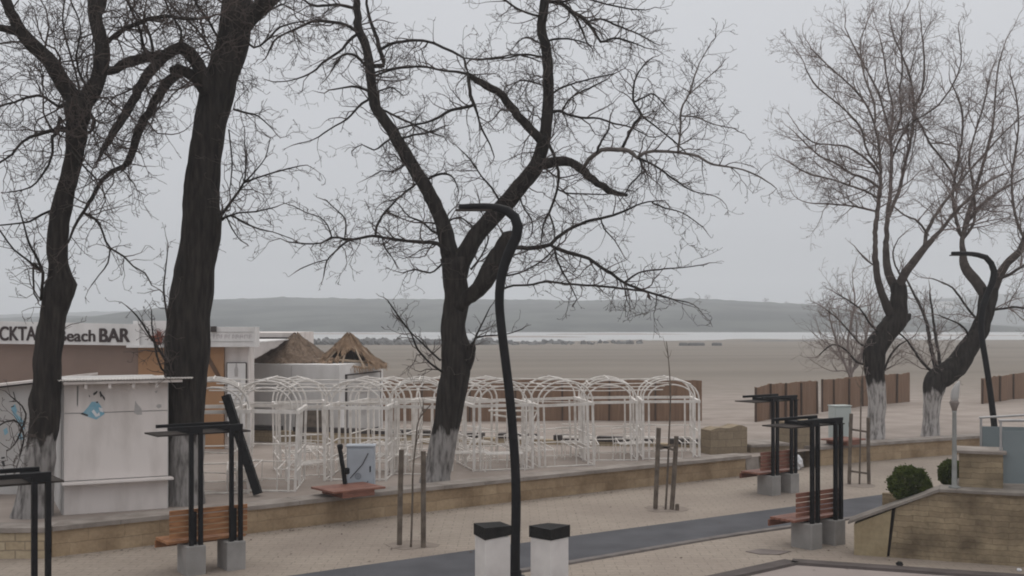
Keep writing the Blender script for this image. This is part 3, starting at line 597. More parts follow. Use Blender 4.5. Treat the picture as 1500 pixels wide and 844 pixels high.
# low boughs
T.limb([(742, 356, 8), (756, 362, 8), (772, 364, 8), (792, 362, 8), (806, 359, 7), (816, 349, 7), (830, 338, 6), (850, 328, 6), (870, 322, 5), (890, 318, 5), (915, 309, 4), (940, 298, 3), (965, 294, 2)], (-.6, -1.6), 8, dens=3.6, Lr=(.5, 1.2), lump=.12)
T.limb([(808, 360, 6), (822, 367, 7), (842, 373, 7), (862, 379, 6), (878, 390, 6), (895, 400, 6), (908, 410, 5), (922, 418, 5), (938, 424, 5), (955, 430, 4), (980, 437, 3), (1008, 443, 2)], (-.8, -1.9), 7, dens=3.6, Lr=(.5, 1.2), lump=.12)
T.limb([(736, 424, 4), (752, 418, 4), (772, 418, 4), (800, 413, 4), (830, 416, 4), (860, 418, 4), (890, 420, 4), (920, 424, 4), (950, 428, 3), (985, 438, 2)], (-.8, -1.8), dens=3.4, Lr=(.4, 1.1))
T.limb([(812, 362, 5), (816, 380, 4), (824, 398, 4), (834, 415, 3), (845, 438, 2)], (-.8, -.2), dens=4, Lr=(.4, 1.0))
T.limb([(915, 414, 4), (935, 400, 3), (965, 395, 3), (1000, 392, 2), (1030, 388, 2)], (-1.3, -2.2), dens=3.5, Lr=(.4, 1.0))
T.limb([(955, 297, 3), (975, 305, 3), (1000, 312, 2), (1030, 333, 2)], (-1.6, -2.2), dens=3.2, Lr=(.4, 1.0))
T.limb([(880, 320, 3), (885, 335, 3), (900, 352, 2), (910, 368, 2)], (-1.2, -1.7), dens=5, Lr=(.4, .9))
T.limb([(735, 405, 4), (760, 400, 3), (790, 385, 3), (805, 372, 3)], (-.8, -.9), dens=4, Lr=(.3, .9))
T.limb([(690, 395, 4), (705, 375, 3), (715, 350, 3), (708, 320, 2), (700, 285, 2)], (.1, .9), dens=5, Lr=(.4, 1.1))
T.limb([(735, 300, 4), (720, 275, 4), (705, 258, 3), (690, 235, 3), (675, 220, 2)], (-.2, -.8), dens=4.5, Lr=(.4, 1.2))
T.limb([(760, 278, 4), (765, 300, 3), (780, 325, 3), (778, 345, 2)], (-.2, -.9), dens=4.5, Lr=(.4, 1.1))
T.limb([(657, 372, 9), (652, 364, 9), (640, 356, 8), (628, 355, 7), (612, 355, 7), (598, 353, 6), (582, 351, 6), (562, 348, 5), (545, 346, 5), (528, 349, 5), (511, 352, 5), (498, 348, 4), (485, 348, 4), (470, 356, 3), (448, 357, 3), (420, 354, 2)], (-.2, -1.6), 7, dens=4.2, Lr=(.5, 1.2), lump=.1)
T.limb([(511, 352, 4), (500, 360, 4), (490, 370, 3), (479, 382, 3), (474, 405, 2)], (-1.1, -1.5), dens=3.5, Lr=(.4, .9))
T.limb([(482, 380, 2), (462, 385, 2), (440, 394, 2)], (-1.3, -1.7), dens=2.5, Lr=(.3, .6))
T.limb([(550, 346, 5), (552, 332, 5), (560, 316, 4), (572, 302, 4), (586, 288, 3), (605, 274, 3), (612, 268, 2)], (-.9, -.3), dens=4.5, Lr=(.4, 1.0))
T.limb([(486, 348, 3), (480, 330, 3), (468, 318, 2), (450, 312, 2), (430, 302, 2)], (-1.3, -1.8), dens=3.5, Lr=(.4, .9))
T.limb([(505, 348, 3), (506, 322, 3), (490, 305, 2), (478, 294, 2)], (-1.2, -.7), dens=3.2, Lr=(.3, .8))
T.limb([(560, 350, 3), (565, 365, 3), (575, 378, 2), (580, 388, 2)], (-.9, -1.4), dens=4, Lr=(.3, .8))
T.limb([(655, 352, 5), (645, 345, 5), (632, 338, 4), (618, 325, 4), (600, 318, 3), (585, 300, 2)], (.1, .8), dens=5, Lr=(.4, 1.0))
T.limb([(655, 378, 4), (642, 392, 4), (630, 400, 3), (608, 395, 3), (590, 400, 2)], (-.1, -.9), dens=5, Lr=(.3, .9))
# left leader side branches
T.limb([(526, 48, 6), (514, 40, 6), (500, 34, 6), (482, 32, 6), (462, 30, 6), (448, 36, 5), (430, 44, 5), (412, 52, 4), (400, 62, 4), (392, 80, 3)], (.4, -.6), dens=3.6, Lr=(.5, 1.2))
T.limb([(524, 50, 6), (510, 60, 6), (502, 72, 5), (488, 82, 5), (472, 92, 4), (464, 102, 4), (445, 112, 3), (420, 119, 2), (400, 120, 2)], (.4, 1.3), dens=4, Lr=(.5, 1.2))
T.limb([(522, 15, 6), (508, 9, 6), (490, 7, 5), (465, 9, 5), (450, 4, 4), (435, -10, 4)], (.6, 1.2), dens=3.5, Lr=(.5, 1.2))
T.limb([(537, 98, 6), (528, 88, 5), (516, 80, 5), (500, 82, 4), (488, 100, 3)], (.5, -.3), dens=4.5, Lr=(.4, 1.1))
T.limb([(541, 134, 5), (530, 129, 5), (515, 127, 4), (502, 129, 3), (490, 131, 3)], (.4, .1), dens=2.5, Lr=(.3, .8))
T.limb([(540, 146, 5), (530, 152, 5), (520, 162, 4), (508, 175, 4), (492, 184, 3), (475, 195, 3), (458, 205, 2), (435, 211, 2)], (.4, -.6), dens=3.2, Lr=(.4, 1.0))
T.limb([(545, 108, 4), (556, 104, 4), (565, 102, 3), (590, 98, 3)], (.4, 0), dens=3, Lr=(.3, .9))
T.limb([(552, 135, 4), (565, 130, 3), (575, 128, 3), (590, 140, 2)], (.4, .9), dens=4, Lr=(.4, 1.0))
T.limb([(558, 160, 4), (575, 168, 4), (600, 180, 4), (625, 192, 3), (650, 200, 2)], (.3, .8), dens=5.5, Lr=(.4, 1.0))
T.limb([(585, 205, 4), (605, 198, 4), (625, 195, 3), (650, 185, 2)], (.3, -.4), dens=5, Lr=(.4, 1.0))
T.limb([(570, 205, 4), (560, 212, 4), (548, 220, 3), (530, 212, 2), (515, 222, 2)], (.3, -.4), dens=3.5, Lr=(.4, .9))
T.limb([(628, 262, 5), (640, 256, 5), (655, 255, 4), (665, 262, 3), (672, 280, 2)], (.2, -.3), dens=4.5, Lr=(.4, 1.1))
T.limb([(612, 268, 4), (595, 280, 4), (580, 292, 3), (565, 295, 2)], (.2, .7), dens=5, Lr=(.4, 1.0))
T.limb([(656, 325, 4), (672, 318, 3), (690, 330, 3), (700, 345, 2)], (.1, .6), dens=4.5, Lr=(.4, .9))
T.limb([(600, 235, 4), (588, 245, 4), (575, 252, 3), (560, 250, 2), (545, 258, 2)], (.2, 1), dens=4, Lr=(.4, .9))
b = MB(); c = P(948, 432, 25.2) - T.o
b.add([c + Vector(q) for q in ((0, 0, .1), (.05, .02, .02), (.10, 0, -.14), (.0, -.03, -.06), (.04, .05, -.05))], [(0, 3, 2, 1), (0, 1, 2, 4), (0, 4, 3), (3, 4, 2)])
b.build('dead_leaf', M['twig'], T.root)
T.done()

# --- two whitewashed trees on the right
T = Tree('bare_tree', 'tall bare tree on the right with a kinked trunk limewashed white at its foot', 36.2, (1283, 641), .42, bark_mat('bark_kinked_tree', 1.85, .12, .52), M['twig_hazed'], 51, .16, .05); T.limbmat = M['limb_right']
T.reach = 1.0; T.kids = (0, 7.5, 6.5, 5.0)
T.limb([(1283, 660, 33), (1283, 644, 28), (1283, 620, 25), (1284, 590, 26), (1283, 560, 28), (1281, 535, 29), (1281, 515, 31), (1288, 500, 32), (1298, 487, 32), (1308, 475, 32), (1314, 464, 31), (1316, 448, 26), (1317, 432, 24), (1317, 420, 22), (1317, 414, 17)], sides=24, dens=.6, start=.5, Lr=(.4, 1), lump=.14)
T.limb([(1276, 520, 16), (1276, 505, 14), (1277, 497, 6)], dens=0, sides=8)
T.limb([(1322, 470, 16), (1330, 464, 12), (1334, 460, 4)], dens=0, sides=8)
pk = dict(dens=2.6, Lr=(.7, 2.2), lump=.1, sides=9, lev=3)
T.limb([(1308, 466, 16), (1302, 455, 14), (1296, 440, 12), (1290, 425, 11), (1285, 405, 10), (1283, 385, 9.5), (1282, 360, 9), (1283, 330, 9), (1286, 305, 8), (1289, 280, 7), (1290, 255, 6), (1288, 215, 5), (1280, 180, 4), (1272, 160, 4), (1258, 138, 4), (1238, 118, 3), (1215, 98, 3), (1192, 75, 2)], (0, -1.5), to='limbs', **{**pk, 'start': .35})
T.limb([(1315, 440, 15), (1312, 424, 15), (1305, 408, 13), (1300, 394, 12), (1298, 368, 10), (1299, 345, 9), (1300, 320, 8.5), (1303, 294, 7.5), (1305, 265, 7), (1306, 230, 6), (1303, 195, 5), (1294, 160, 4), (1284, 130, 4), (1268, 100, 3), (1252, 70, 3), (1240, 45, 2)], (0, 1.2), to='limbs', **{**pk, 'start': .35})
T.limb([(1317, 432, 15), (1319, 416, 14), (1325, 402, 13), (1335, 388, 12), (1346, 374, 11), (1357, 360, 10), (1368, 348, 8), (1378, 338, 7), (1390, 322, 6), (1402, 308, 6), (1415, 295, 5), (1430, 280, 4), (1455, 262, 3), (1480, 252, 2)], (0, -1.2), to='limbs', **{**pk, 'start': .4})
T.limb([(1354, 362, 7), (1355, 350, 7), (1360, 335, 7), (1370, 316, 6), (1380, 302, 6), (1392, 285, 5), (1405, 268, 5), (1418, 252, 4), (1440, 228, 4), (1470, 195, 3), (1495, 172, 2)], (-.5, .8), to='limbs', **{**pk, 'start': .2})
T.limb([(1302, 318, 7), (1308, 302, 7), (1316, 283, 7), (1320, 265, 6), (1326, 240, 6), (1334, 205, 5), (1338, 175, 5), (1338, 140, 4), (1332, 110, 4), (1322, 82, 3), (1310, 55, 3), (1305, 35, 2)], (.8, 1.4), to='limbs', **{**pk, 'start': .2})
T.limb([(1338, 160, 4), (1350, 135, 4), (1354, 105, 4), (1353, 75, 3), (1350, 45, 2), (1348, 25, 2)], (1.3, .8), to='limbs', **pk)
T.limb([(1336, 165, 4), (1350, 185, 4), (1362, 210, 4), (1378, 230, 4), (1392, 250, 4), (1400, 268, 3)], (1.2, .6), to='limbs', **pk)
T.limb([(1306, 235, 4), (1318, 205, 4), (1335, 180, 3), (1360, 165, 3), (1378, 150, 3), (1398, 120, 3), (1408, 88, 2), (1405, 50, 2)], (1, -1), to='limbs', **pk)
T.limb([(1290, 262, 5), (1280, 245, 5), (1262, 228, 4), (1240, 215, 4), (1215, 212, 3), (1190, 208, 3), (1170, 190, 2)], (-.6, -1.6), to='limbs', **pk)
T.limb([(1288, 275, 5), (1270, 262, 5), (1248, 255, 4), (1225, 240, 4), (1200, 228, 3), (1180, 210, 3), (1165, 195, 2)], (-.6, .6), to='limbs', **pk)
T.limb([(1287, 292, 4), (1272, 282, 4), (1245, 272, 4), (1215, 262, 3), (1185, 255, 3), (1160, 240, 2)], (-.6, -1.8), to='limbs', **pk)
T.limb([(1284, 310, 4), (1265, 305, 4), (1240, 301, 3), (1215, 299, 3), (1190, 298, 2)], (-.6, .2), to='limbs', **pk)
T.limb([(1289, 250, 4), (1270, 220, 4), (1262, 190, 4), (1245, 168, 3), (1225, 150, 3), (1195, 125, 3), (1180, 100, 2)], (-1, -2), to='limbs', **pk)
T.limb([(1282, 180, 4), (1280, 150, 4), (1268, 118, 3), (1262, 90, 3), (1260, 60, 2), (1268, 40, 2)], (-1, 0), to='limbs', **pk)
T.limb([(1304, 200, 4), (1308, 160, 4), (1300, 120, 3), (1295, 85, 3), (1290, 60, 2)], (1.2, 2), to='limbs', **pk)
T.limb([(1306, 205, 4), (1320, 170, 3), (1318, 135, 3), (1322, 100, 3), (1320, 60, 2), (1322, 30, 2)], (1, -.6), to='limbs', **pk)
T.limb([(1360, 345, 4), (1345, 325, 4), (1325, 315, 3), (1312, 305, 3)], (-.3, -.9), to='limbs', **pk)
T.limb([(1320, 405, 4), (1312, 390, 3), (1308, 370, 3), (1316, 350, 2)], (0, -.9), to='limbs', **{**pk, 'Lr': (.4, 1)})
T.limb([(1283, 390, 3), (1268, 380, 3), (1255, 365, 2)], (0, .6), to='limbs', **{**pk, 'Lr': (.4, 1)})
T.limb([(1290, 490, 5), (1275, 475, 4), (1262, 455, 3), (1250, 445, 3), (1225, 430, 2)], (-.1, -1.2), to='limbs', dens=4, Lr=(.6, 1.6), lev=2)
T.limb([(1276, 510, 4), (1262, 505, 4), (1248, 490, 3), (1228, 468, 3), (1208, 452, 2)], (-.1, .9), to='limbs', dens=4, Lr=(.6, 1.6), lev=2)
T.limb([(1272, 535, 4), (1255, 530, 4), (1238, 512, 3), (1220, 505, 3), (1200, 520, 2)], (-.1, -.5), to='limbs', dens=4, Lr=(.5, 1.4), lev=2)
T.limb([(1294, 545, 4), (1305, 520, 4), (1318, 505, 3), (1330, 498, 2)], (-.1, -.5), to='limbs', dens=3.5, Lr=(.5, 1.2), lev=2)
T.done()

T = Tree('bare_tree', 'bare tree at the right leaning over the second curved lamp post, white foot', 37.6, (1364, 633), .38, bark_mat('bark_leaning_tree', 1.55, .12, .52), M['twig_hazed'], 67, .17, .04); T.limbmat = M['limb_right']
T.reach = 1.0; T.kids = (0, 7.5, 6.5, 5.0)
T.limb([(1362, 652, 31), (1363, 636, 26), (1364, 615, 23), (1365, 590, 25), (1367, 570, 31), (1372, 556, 34), (1385, 547, 34), (1400, 536, 32), (1412, 520, 30), (1424, 502, 28), (1435, 485, 26), (1442, 465, 24), (1445, 448, 25), (1448, 432, 26), (1449, 422, 26)], sides=24, dens=.8, start=.4, Lr=(.4, 1.1), lump=.14)
T.limb([(1444, 434, 18), (1438, 424, 17), (1428, 410, 16), (1418, 398, 15), (1412, 386, 13), (1411, 372, 10), (1410, 356, 9), (1413, 335, 9), (1420, 310, 8), (1427, 285, 7), (1436, 255, 6), (1446, 220, 5), (1455, 180, 4), (1458, 140, 3), (1462, 100, 3), (1470, 70, 2)], (0, .8), to='limbs', **{**pk, 'start': .3})
T.limb([(1410, 350, 8), (1404, 335, 7), (1398, 310, 6), (1396, 285, 5), (1400, 250, 5), (1408, 210, 4), (1410, 170, 4), (1402, 140, 3), (1392, 120, 2)], (.4, -1), to='limbs', **pk)
T.limb([(1410, 345, 6), (1422, 318, 6), (1440, 298, 5), (1465, 280, 4), (1500, 262, 3), (1530, 250, 2)], (.4, 1.4), to='limbs', **pk)
T.limb([(1411, 350, 5), (1425, 330, 5), (1428, 300, 5), (1424, 265, 4), (1420, 230, 4), (1430, 190, 3), (1442, 150, 3), (1450, 110, 2)], (.4, -1), to='limbs', **pk)
T.limb([(1452, 430, 18), (1458, 415, 15), (1466, 400, 13), (1475, 386, 11), (1486, 376, 11), (1495, 366, 10), (1500, 350, 9), (1508, 325, 8), (1520, 290, 6), (1530, 240, 5), (1528, 190, 4), (1520, 140, 3), (1512, 100, 2)], (0, -1), to='limbs', **{**pk, 'start': .25})
T.limb([(1462, 408, 7), (1478, 402, 6), (1495, 392, 5), (1520, 378, 4), (1545, 360, 3)], (-.3, -1.2), to='limbs', **pk)
T.limb([(1500, 350, 6), (1490, 325, 5), (1484, 295, 5), (1482, 260, 4), (1488, 220, 4), (1492, 180, 3), (1488, 140, 3), (1480, 110, 2)], (-.8, .2), to='limbs', **pk)
T.limb([(1452, 455, 5), (1470, 452, 4), (1490, 450, 4), (1515, 455, 3)], (0, -.8), to='limbs', **{**pk, 'dens': 4})
T.limb([(1422, 498, 5), (1412, 480, 4), (1395, 470, 3), (1375, 462, 2)], (0, -1), to='limbs', dens=3, Lr=(.5, 1.3))
T.limb([(1434, 470, 5), (1420, 455, 4), (1402, 430, 4), (1390, 418, 3), (1365, 408, 2)], (0, 1), to='limbs', dens=3, Lr=(.5, 1.3))
T.limb([(1374, 552, 8), (1368, 530, 7), (1362, 500, 7), (1356, 468, 6), (1346, 445, 5), (1336, 425, 4), (1326, 405, 3)], (.1, 1.2), to='limbs', dens=3, Lr=(.6, 1.7))
T.limb([(1378, 548, 6), (1375, 520, 6), (1370, 490, 5), (1366, 460, 4), (1362, 430, 3)], (.1, .2), to='limbs', dens=3, Lr=(.6, 1.5))
T.limb([(1366, 545, 5), (1350, 530, 5), (1338, 512, 4), (1325, 495, 3), (1312, 485, 3)], (.1, -.8), to='limbs', dens=3, Lr=(.5, 1.4))
T.done()

# thin bare tree farther back between them
T = Tree('bare_sapling_tree', 'slender bushy bare tree on the sand behind the reed screen, left of the kinked tree', 56, (1246, 560), .05, M['twig_hazed'], M['twig_hazed'], 83, .16, .10)
T.kids = (0, 3.0, 3.0, 3.0)
T.limb([(1246, 596, 6), (1247, 560, 6), (1245, 530, 5), (1242, 500, 4), (1248, 470, 4), (1252, 440, 3), (1250, 420, 2)], dens=2.5, Lr=(1.2, 3.2), start=.15, sides=6)
T.limb([(1246, 555, 5), (1232, 520, 4), (1222, 490, 3), (1215, 465, 2)], (0, -1), dens=2.5, Lr=(1, 2.6), start=.1, sides=6)
T.limb([(1246, 550, 5), (1262, 515, 4), (1272, 480, 3), (1275, 450, 2)], (0, 1), dens=2.5, Lr=(1, 2.6), start=.1, sides=6)
T.done()
# ------------------------------------------------------------------ lettering (built-in font, made into mesh)
def words_mesh(name, txt, x0, x1, z0, z1, m, parent, y=0.0, depth=.01, bold=.02, rot=None, loc=(0, 0, 0)):
    cu = bpy.data.curves.new(name, 'FONT'); cu.body = txt; cu.size = 1; cu.extrude = depth
    t = bpy.data.objects.new(name + '_source', cu); C.objects.link(t)
    dg = bpy.context.evaluated_depsgraph_get(); dg.update()
    me = bpy.data.meshes.new_from_object(t.evaluated_get(dg)); bpy.data.objects.remove(t); bpy.data.curves.remove(cu)
    V = [v.co.copy() for v in me.vertices]; fs = [tuple(p.vertices) for p in me.polygons]; bpy.data.meshes.remove(me)
    X = [v.x for v in V]; Z = [v.y for v in V]; a, c, e, g = min(X), max(X), min(Z), max(Z); b = MB()
    sx_, sz_ = (x1 - x0) / (c - a), (z1 - z0) / (g - e)
    for k, (du, dv) in enumerate(((0, 0), (bold, 0), (-bold, 0), (bold * .6, bold * .5), (-bold * .6, -bold * .5), (bold * .6, -bold * .5), (-bold * .6, bold * .5))):   # heavy strokes
        b.add([(lerp(x0, x1, (v.x - a) / (c - a)) + du * sx_, y - v.z - .0012 * k, lerp(z0, z1, (v.y - e) / (g - e)) + dv * sz_) for v in V], fs)
    return b.build(name, m, parent)
def blot(b, cx, cz, pts, y, th=.004):
    """a flat painted patch: outline in x,z round cx,cz"""
    b.prism([(cx + p[0], cz + p[1]) for p in pts], y, y + th)

# ------------------------------------------------------------------ beach bar
YB = 36.0; bx = lambda px: (px - 750) / F * YB - BO.x; bz = lambda py: CAM_H - (py - HY) / F * YB - BO.z
BO = Vector((-12.0, YB, .1))
bar = thing('beach_bar', 'long low beach bar with black lettered white sign board and brown walls', 'beach bar', BO)
b = MB(); b.box(bx(-120), bx(203), 0, 6, -.4, bz(500)); b.build('brown_wall', M['brownwall'], bar)
b = MB(); b.box(bx(203) + .003, bx(328), -.04, .85, -.4, bz(503)); tw = b.build('tan_wall', M['tanwall'], bar)
b = MB(); b.bar((bx(303), -.06, bz(520)), (bx(327), -.06, bz(562)), .12, .04, (0, 1, 0)); b.bar((bx(303), -.06, bz(514)), (bx(303), -.06, bz(523)), .05, .04, (0, 1, 0)); b.build('brace', M['brace'], bar)
b = MB(); b.box(bx(328) + .003, bx(363), .1, .9, -.4, bz(503)); b.build('white_wall', M['plaster'], bar)
b = MB(); xw = lambda px: (px - 750) / F * 46 - BO.x; zw = lambda py: CAM_H - (py - HY) / F * 46 - BO.z
b.box(xw(340), xw(428), 10, 15, -.4, zw(487.5)); b.build('back_wing', M['plaster'], bar)
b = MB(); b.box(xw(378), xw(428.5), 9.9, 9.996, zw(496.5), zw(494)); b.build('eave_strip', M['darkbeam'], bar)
sg = MB(); sg.prism([(bx(-120), bz(502)), (bx(207), bz(506)), (bx(207), bz(475)), (bx(-120), bz(468))], -.22, -.1); sg = sg.build('sign_board', M['fascia'], bar)
words_mesh('lettering', 'COCKTAIL', bx(-27), bx(72), bz(498.5), bz(478.5), M['letter'], sg, -.225, bold=.035)
words_mesh('lettering', 'Beach', bx(90), bx(143), bz(500), bz(483.5), M['letter'], sg, -.225, bold=.03)
words_mesh('lettering', 'BAR', bx(150), bx(193), bz(500.5), bz(481.5), M['letter'], sg, -.225, bold=.045)
b = MB(); b.box(bx(196), bx(246), -.08, .3, bz(506), bz(470)); b.build('parapet', M['fascia'], bar)
b = MB(); b.box(bx(190), bx(246), -.32, -.07, bz(509), bz(505.5)); b.build('ledge', M['fascia'], bar)
b = MB(); b.box(bx(292), bx(377), -.30, .3, bz(508), bz(479)); s2 = b.build('small_sign_board', M['fascia'], bar)
b = MB(); b.box(bx(296), bx(374), -.315, -.302, bz(486.6), bz(486)); b.box(bx(296), bx(374), -.315, -.302, bz(500.4), bz(499.8)); b.build('trim_line', M['greyspray'], s2)
# the writing on the small board is too faded to read: worn strokes only
rr = random.Random(5); x = 303.5
while x < 371:
    b = MB()
    w = rr.uniform(3, 5.2)
    b.box(bx(x), bx(x + 1.1), -.306, -.301, bz(496), bz(490))
    if True: b.box(bx(x + 1.1), bx(x + w - 1), -.306, -.301, bz(491.2), bz(490))
    if rr.random() < .6: b.box(bx(x + 1.1), bx(x + w - 1), -.306, -.301, bz(493.6), bz(492.6))
    if rr.random() < .5: b.box(bx(x + w - 1), bx(x + w - .1), -.306, -.301, bz(495), bz(490.0))
    x += w + 1.6; b.build('faded_letter', M['sign_ink'], s2)
b = MB(); b.box(bx(314), bx(321), -.45, -.31, bz(486), bz(478)); b.build('floodlight', M['darkbeam'], bar)
ps = MB(); ps.box(bx(332), bx(361), .0, .06, bz(640), bz(531)); pf = ps.build('framed_poster', M['darkbeam'], bar)
b = MB(); b.box(bx(333.2), bx(359.8), -.012, -.002, bz(640), bz(532.2)); b.build('sheet', M['fascia'], pf)
b = MB(); blot(b, bx(346.3), bz(541.5), [(-.05, -.22), (.05, -.22), (.06, 0), (.03, .1), (.02, .2), (-.02, .2), (-.03, .1), (-.06, 0)], -.018)
for i, (a, c, z) in enumerate(((340, 353, 559), (341, 349, 563.5), (342, 352, 569), (339, 346, 574), (347, 353, 574), (341, 354, 580), (341, 352, 586), (340, 355, 592))):
    b.box(bx(a), bx(c), -.018, -.014, bz(z), bz(z - 1.2))
b.build('print', M['greyspray'], pf)
b = MB(); b.box(bx(-120), bx(370), .6, 6, bz(503) + .003, bz(501)); b.build('roof', M['fascia'], bar)
pot = thing('plant_pot', 'terracotta pot on the white ledge at the end of the bar sign', 'plant pot', P(231, 505.2, YB - .2))
b = MB(); b.lathe([(.10, 0), (.13, .05), (.15, .22), (.20, .24), (.20, .28), (.16, .29)], 14); b.build('pot', M['red'], pot)
b = MB()
for i in range(26):
    a = rr.uniform(0, 6.28); r = rr.uniform(.02, .16); h = rr.uniform(.1, .26)
    b.tube([(r*.3*math.cos(a), r*.3*math.sin(a), .26), (r*.8*math.cos(a), r*.8*math.sin(a), .26 + h*.7), (r*1.3*math.cos(a), r*1.3*math.sin(a), .26 + h)], [.01, .008, .004], 3)
b.build('dry_plant', M['red'], pot)

# ------------------------------------------------------------------ white kiosk by the big tree
K0 = Vector(((91 - 750) / F * 22.35, 22.35, .47)); K1 = Vector(((247 - 750) / F * 23.2, 23.2, .47)); KL = (K1 - K0).length
kio = thing('kiosk', 'white boarded kiosk with closed hatch, counter shelf and corrugated roof', 'kiosk', K0, math.atan2(K1.y - K0.y, K1.x - K0.x))
b = MB(); b.box(0, KL, .03, 2.3, -.2, 2.56); b.build('body', M['plaster2'], kio)
b = MB(); b.box(.03, KL - .02, 0, .028, 1.95, 2.55); up = b.build('upper_board', M['plaster'], kio)
b = MB(); b.box(.03, KL - .02, 0, .028, .64, 1.93); b.build('hatch', M['plaster'], kio)
b = MB(); b.box(.03, KL - .02, 0, .028, -.2, .60); b.build('lower_board', M['plaster'], kio)
b = MB(); b.bbox(-.02, KL + .06, -.26, -.002, .585, .625, .006); b.build('counter', M['plaster'], kio)
b = MB(); nc = 44; x0, x1 = -.10, KL + .42
for i in range(nc * 2 + 1):
    x = lerp(x0, x1, i / (nc * 2)); dz = .012 * math.cos(i * math.pi)
    for yy, zz in ((-.36, 2.60), (2.5, 2.52)): b.v += [(x, yy, zz + dz), (x, yy, zz + dz - .010)]
for i in range(nc * 2):
    k = 4 * i
    for q in ((0, 4, 6, 2), (1, 3, 7, 5), (0, 1, 5, 4), (2, 6, 7, 3)): b.f.append(tuple(k + v for v in q))
b.build('roof', M['white'], kio)
b = MB(); b.box(0, KL + .22, -.30, -.24, 2.515, 2.565); b.build('roof_batten', M['plaster'], kio)
for i in range(4):
    x = .38 + i * .44; b = MB(); b.box(x, x + .055, -.26, .0, 2.46, 2.512); b.box(x, x + .055, -.26, -.2, 2.42, 2.459); b.build('bracket', M['plaster'], kio)
# spray marks left on the boards
gx = lambda px: (px - 91) / (247 - 91) * KL; gz = lambda py: 2.555 - (py - 556) / 74.5
def marks(name, m, polys, parent, y=-.004):
    for q in polys:
        b = MB(); b.prism([(gx(px), gz(py)) for px, py in q], y, y + .0035); b.build(name, m, parent)
marks('graffiti', M['blue'], [[(117, 603), (122, 600), (128, 593), (133, 586), (142, 585.5), (146, 592), (149, 598), (152, 604), (146, 608), (140, 612), (132, 609), (124, 606)]], up)
marks('graffiti', M['darkspray'], [[(117, 603), (120, 601), (128, 604.5), (127, 607)], [(135, 574), (140, 570.5), (142, 570.5), (140, 574.5), (136, 577)], [(144, 572), (146, 570.5), (148, 575), (152, 580), (152.5, 585), (150, 582), (148, 578), (146, 580)], [(139, 586), (142, 585.5), (142.5, 588), (140, 588)], [(129, 575), (131, 578.5), (129.5, 579)]], up, -.008)
marks('graffiti', M['plastic'], [[(133, 600), (136, 597), (141, 604), (144, 601), (145, 606), (139, 608), (136, 604)], [(143, 594), (149, 596), (150, 602), (145, 600)]], up, -.008)
marks('graffiti', M['greyspray'], [[(195, 604), (197, 586), (199, 590), (206, 598), (207, 607), (200, 607)], [(228, 595), (231, 592), (236, 593), (236, 597), (231, 598.5)], [(226, 573), (231, 571.5), (228, 576)], [(112, 562), (115, 562), (113.5, 592), (112, 592)]], up)
b = MB(); b.prism([(gx(112), gz(563)), (gx(113), gz(563)), (gx(113), gz(590)), (gx(112), gz(590))], -.006, -.001); b.build('crack', M['darkspray'], up)

# second white hut behind the left tree
h0 = Vector(((-90 - 750) / F * 25.2, 25.2, .42)); hut = thing('hut', 'white walled hut with blue graffiti and low sloping roof at the left edge', 'hut', h0)
hx = lambda px: (px - 750) / F * 25.2 - h0.x; hz = lambda py: CAM_H - (py - HY) / F * 25.2 - h0.z
b = MB(); b.prism([(0, -.3), (hx(86), -.3), (hx(86), hz(557)), (0, hz(577))], 0, 2.2); b.build('body', M['plaster2'], hut)
b = MB(); b.prism([(-.1, hz(577) + .01), (hx(88), hz(556.5) + .01), (hx(88), hz(552.5)), (-.1, hz(573))], -.3, 2.3); b.build('roof', M['plaster'], hut)
b = MB(); b.prism([(-.1, hz(579)), (hx(88), hz(558.5)), (hx(88), hz(556.6)), (-.1, hz(577))], -.25, -.2); b.build('roof_edge', M['darkbeam'], hut)
def hmarks(name, m, polys, y=-.004):
    for q in polys:
        b = MB(); b.prism([(hx(px), hz(py)) for px, py in q], y, y + .0035); b.build(name, m, hut)
hmarks('graffiti', M['blue'], [[(16, 597), (22, 592), (25, 600), (24, 606), (31, 612), (36, 620), (37, 628), (32, 630), (28, 622), (20, 608)], [(26, 636), (31, 634), (34, 643), (29, 645)], [(5, 630), (10, 626), (12, 634), (7, 638)]])
hmarks('graffiti', M['darkspray'], [[(13, 589), (14, 588), (23, 587.5), (23, 588.6)], [(16, 596), (20, 594), (21, 595.5), (17, 597)], [(19, 574), (20.5, 574), (24, 588), (23, 589)], [(2, 670), (7, 669), (7, 671.5), (2, 672.5)], [(2, 676), (6, 675), (8, 683), (5, 684)]], -.008)

# ------------------------------------------------------------------ thatched hut
hK = P(497, 622, 39.5); hL = P(360, 616, 40.5); hR = P(561, 612, 43.4); zt = 2.70
th = thing('thatched_hut', 'white walled hut under two ragged grey brown thatch cones', 'hut', (hK.x, hK.y, .1)); to = Vector((hK.x, hK.y, .1))
b = MB(); pl = [hL.xy - to.xy, hK.xy - to.xy, hR.xy - to.xy, (hL + hR - hK).xy - to.xy]
b.slab([tuple(q) for q in pl], -.3, zt - .1); b.build('walls', M['fascia'], th)
b = MB(); a, c = Vector((*pl[0], 0)), Vector((*pl[1], 0)); 
for f0, f1, z0, z1 in ((.0, 1.0, -.1, .22),):
    d = (c - a); b.bar(a + Vector((0, -.03, .06)), c + Vector((.02, -.03, .06)), .06, .36)
b.build('plinth', M['brace'], th)
b = MB(); b.bar(a.lerp(c, .5) + Vector((-.01, -.012, .2)), a.lerp(c, .5) + Vector((-.01, -.012, zt - .15)), .015); b.build('board_joint', M['greyspray'], th)
